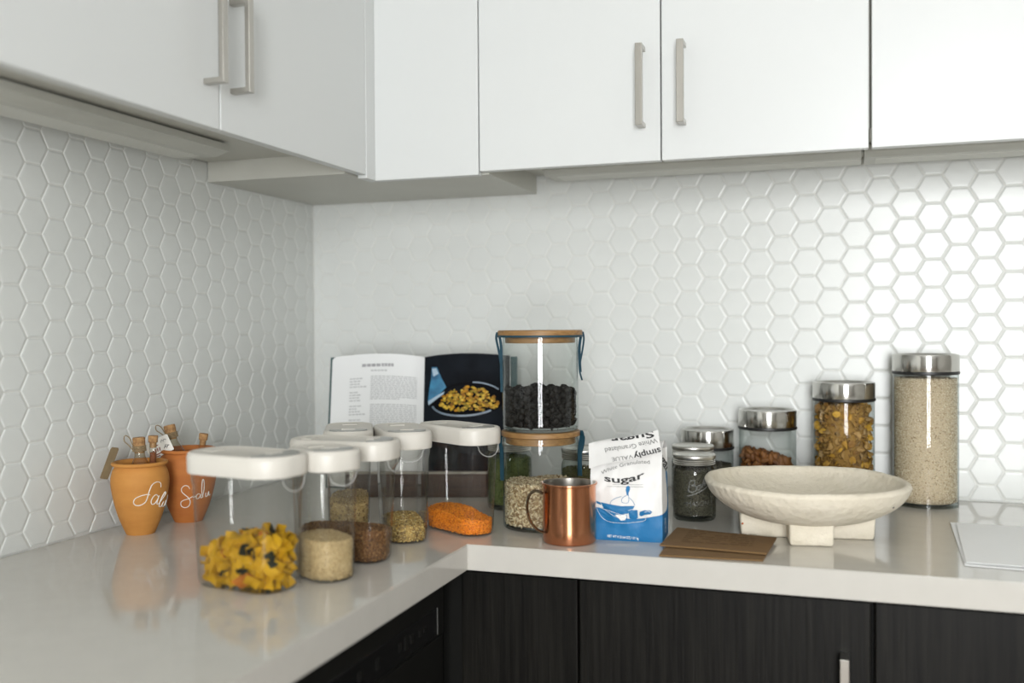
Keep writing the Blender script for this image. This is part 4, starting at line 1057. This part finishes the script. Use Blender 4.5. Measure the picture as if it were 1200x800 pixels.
put_text('simplyVALUE'[:6], 488, 157, 322, 190, 33, zflap, M['inkp'], 'simply_lettering', fl_, bold=.02)
put_text('VALUE', 318, 194, 190, 222, 21, zflap, M['greyprint'], 'value_lettering', fl_)
put_text('White Granulated', 476, 104, 148, 176, 26, zflap, M['greyprint'], 'granulated_lettering', fl_)
put_text('Sugar', 462, 62, 190, 108, 38, zflap, M['inkp'], 'sugar_lettering', fl_, bold=.022)
def zside(X, Y, off=.0006):
    s = (X-512)/66.; b = (742-Y)*K; return sidept(edgeR(b), max(0, b), max(.02, min(.98, s)), 1)+uS*off
put_text('sugar', 500, 176, 566, 350, 46, zside, M['inkp'], 'sugar_lettering', bb_, bold=.02)
put_text('simply VALUE', 522, 600, 530, 700, 10, zside, M['bagw'], 'side_lettering', bb_)
def zpoly(pts, m, name, off=.0007):
    n = len(pts); cx = sum(p[0] for p in pts)/n; cy = sum(p[1] for p in pts)/n
    v = [zfront(cx, cy, off)]+[zfront(cx+(x-cx)*.5, cy+(y-cy)*.5, off) for x, y in pts]+[zfront(x, y, off) for x, y in pts]
    f = [(0, 1+k, 1+(k+1) % n) for k in range(n)]+[(1+k, n+1+k, n+1+(k+1) % n, 1+(k+1) % n) for k in range(n)]
    return MB().add(v, f).build(name, m, bb_, 0)
def zline(strokes, m, name, rad=.0003, off=.0009):
    mb = MB()
    for st in strokes: mb.tube([zfront(q.x, q.y, off) for q in smoothpath([(a, b, 0) for a, b in st], 4)], rad, 5)
    return mb.build(name, m, bb_, 0)
zpoly([(130, 505), (180, 512), (260, 520), (345, 516), (330, 545), (300, 566), (240, 572), (190, 566), (150, 545)], M['blue'], 'printed_bowl')
zpoly([(128, 506), (100, 500), (102, 513), (135, 524)], M['blue'], 'printed_bowl_handle')
zpoly([(108, 535), (200, 548), (296, 575), (300, 610), (220, 612), (150, 590), (118, 560)], M['blue'], 'printed_pan')
zpoly([(305, 545), (362, 540), (364, 592), (345, 600), (312, 596)], M['blue'], 'printed_cup', .0010)
zpoly([(375, 552), (405, 540), (440, 540), (452, 550), (440, 564), (405, 570), (385, 580), (372, 574)], M['blue'], 'printed_scoop')
zpoly([(296, 452), (288, 425), (290, 402), (303, 396), (314, 402), (314, 420), (306, 440), (308, 456)], M['blue'], 'printed_spoon')
zline([[(296, 452), (270, 470), (264, 490), (275, 500), (300, 500), (308, 485), (306, 455)], [(262, 462), (225, 475), (200, 492), (192, 505)], [(192, 505), (200, 540), (240, 570), (262, 578)], [(308, 465), (335, 490), (346, 512)]], M['blue'], 'printed_sugar_heap', .00035)
zline([[(105, 545), (130, 590), (170, 620), (240, 627), (320, 622), (400, 608), (412, 590)], [(110, 535), (160, 550), (220, 585), (290, 605)], [(305, 545), (335, 536), (362, 540), (372, 560), (368, 582)], [(150, 545), (200, 556), (255, 572), (285, 578)], [(405, 552), (430, 545), (440, 552)]], M['bagw'], 'printed_outline', .00032, .0013)
zpoly([(222, 575), (290, 572), (296, 590), (280, 608), (258, 612)], M['bagw'], 'printed_whisk', .0012)

# ------------------------------------------------------------------ papers on the worktop
def sheet_thing(name, label, cat, pts, z, th, m, wob=0):
    """thin sheet from four corners, gently warped"""
    c = Vector((sum(p[0] for p in pts)/4, sum(p[1] for p in pts)/4, 0)); q = [Vector((p[0], p[1], 0))-c for p in pts]; n = 12
    top_ = []
    for i in range(n+1):
        for j in range(n+1):
            s, t_ = i/n, j/n; p = (q[0]*(1-s)+q[1]*s)*(1-t_)+(q[3]*(1-s)+q[2]*s)*t_
            p.z = th+wob*(.5+.5*noise.noise(Vector((p.x*11+z*900, p.y*11, 2)))) ; top_.append(p)
    bot = [Vector((p.x, p.y, p.z-th)) for p in top_]; st = n+1; f = []
    for i in range(n):
        for j in range(n): a = i*st+j; k = (a, a+st, a+st+1, a+1); f.append(k); f.append(tuple(x+st*st for x in reversed(k)))
    ed = [i*st for i in range(st)]+[n*st+j for j in range(1, st)]+[i*st+n for i in range(n-1, -1, -1)]+[j for j in range(n-1, 0, -1)]
    for k in range(len(ed)): a, b = ed[k], ed[(k+1) % len(ed)]; f.append((a, b, b+st*st, a+st*st))
    o_ = MB().add(top_+bot, f).build(name, m, None, 40, P(c.x, c.y, z)); tag(o_, label, cat); return o_, c
k1, _ = sheet_thing('brown_card', 'lower brown cardboard piece by the worktop edge, showing as a strip', 'cardboard', [(.9350, -.6300), (1.083, -.6170), (1.088, -.500), (.935, -.475)], .0004, .0022, M['brownp'], .0006)
k2, cc = sheet_thing('brown_card', 'upper brown cardboard sheet with faint print in front of the bowl', 'cardboard', [(.9270, -.5790), (1.086, -.5880), (1.0925, -.478), (.9315, -.444)], .0038, .0024, M['brownp'], .0016)
pr_ = MB()
for k in range(7):
    yy = -.470-.0135*k; x = .955
    while x < 1.06:
        wl = R.uniform(.006, .02)
        if R.random() < .8: pr_.box(x-cc.x, yy-cc.y, .0040, min(x+wl, 1.062)-cc.x, yy+.0022-cc.y, .0042)
        x += wl+.003
pr_.build('faint_print', M['brownd'], k2, 0)
sheet_thing('paper_sheet', 'white sheet of paper lying at the end of the worktop', 'paper', [(1.3535, -.560), (1.560, -.578), (1.575, -.255), (1.3635, -.243)], .0004, .0012, M['paper'], .0010)
sheet_thing('paper_sheet', 'upper white sheet, laid slightly askew on another sheet', 'paper', [(1.3560, -.553), (1.562, -.570), (1.570, -.268), (1.371, -.262)], .0030, .0008, M['paper'], .0012)
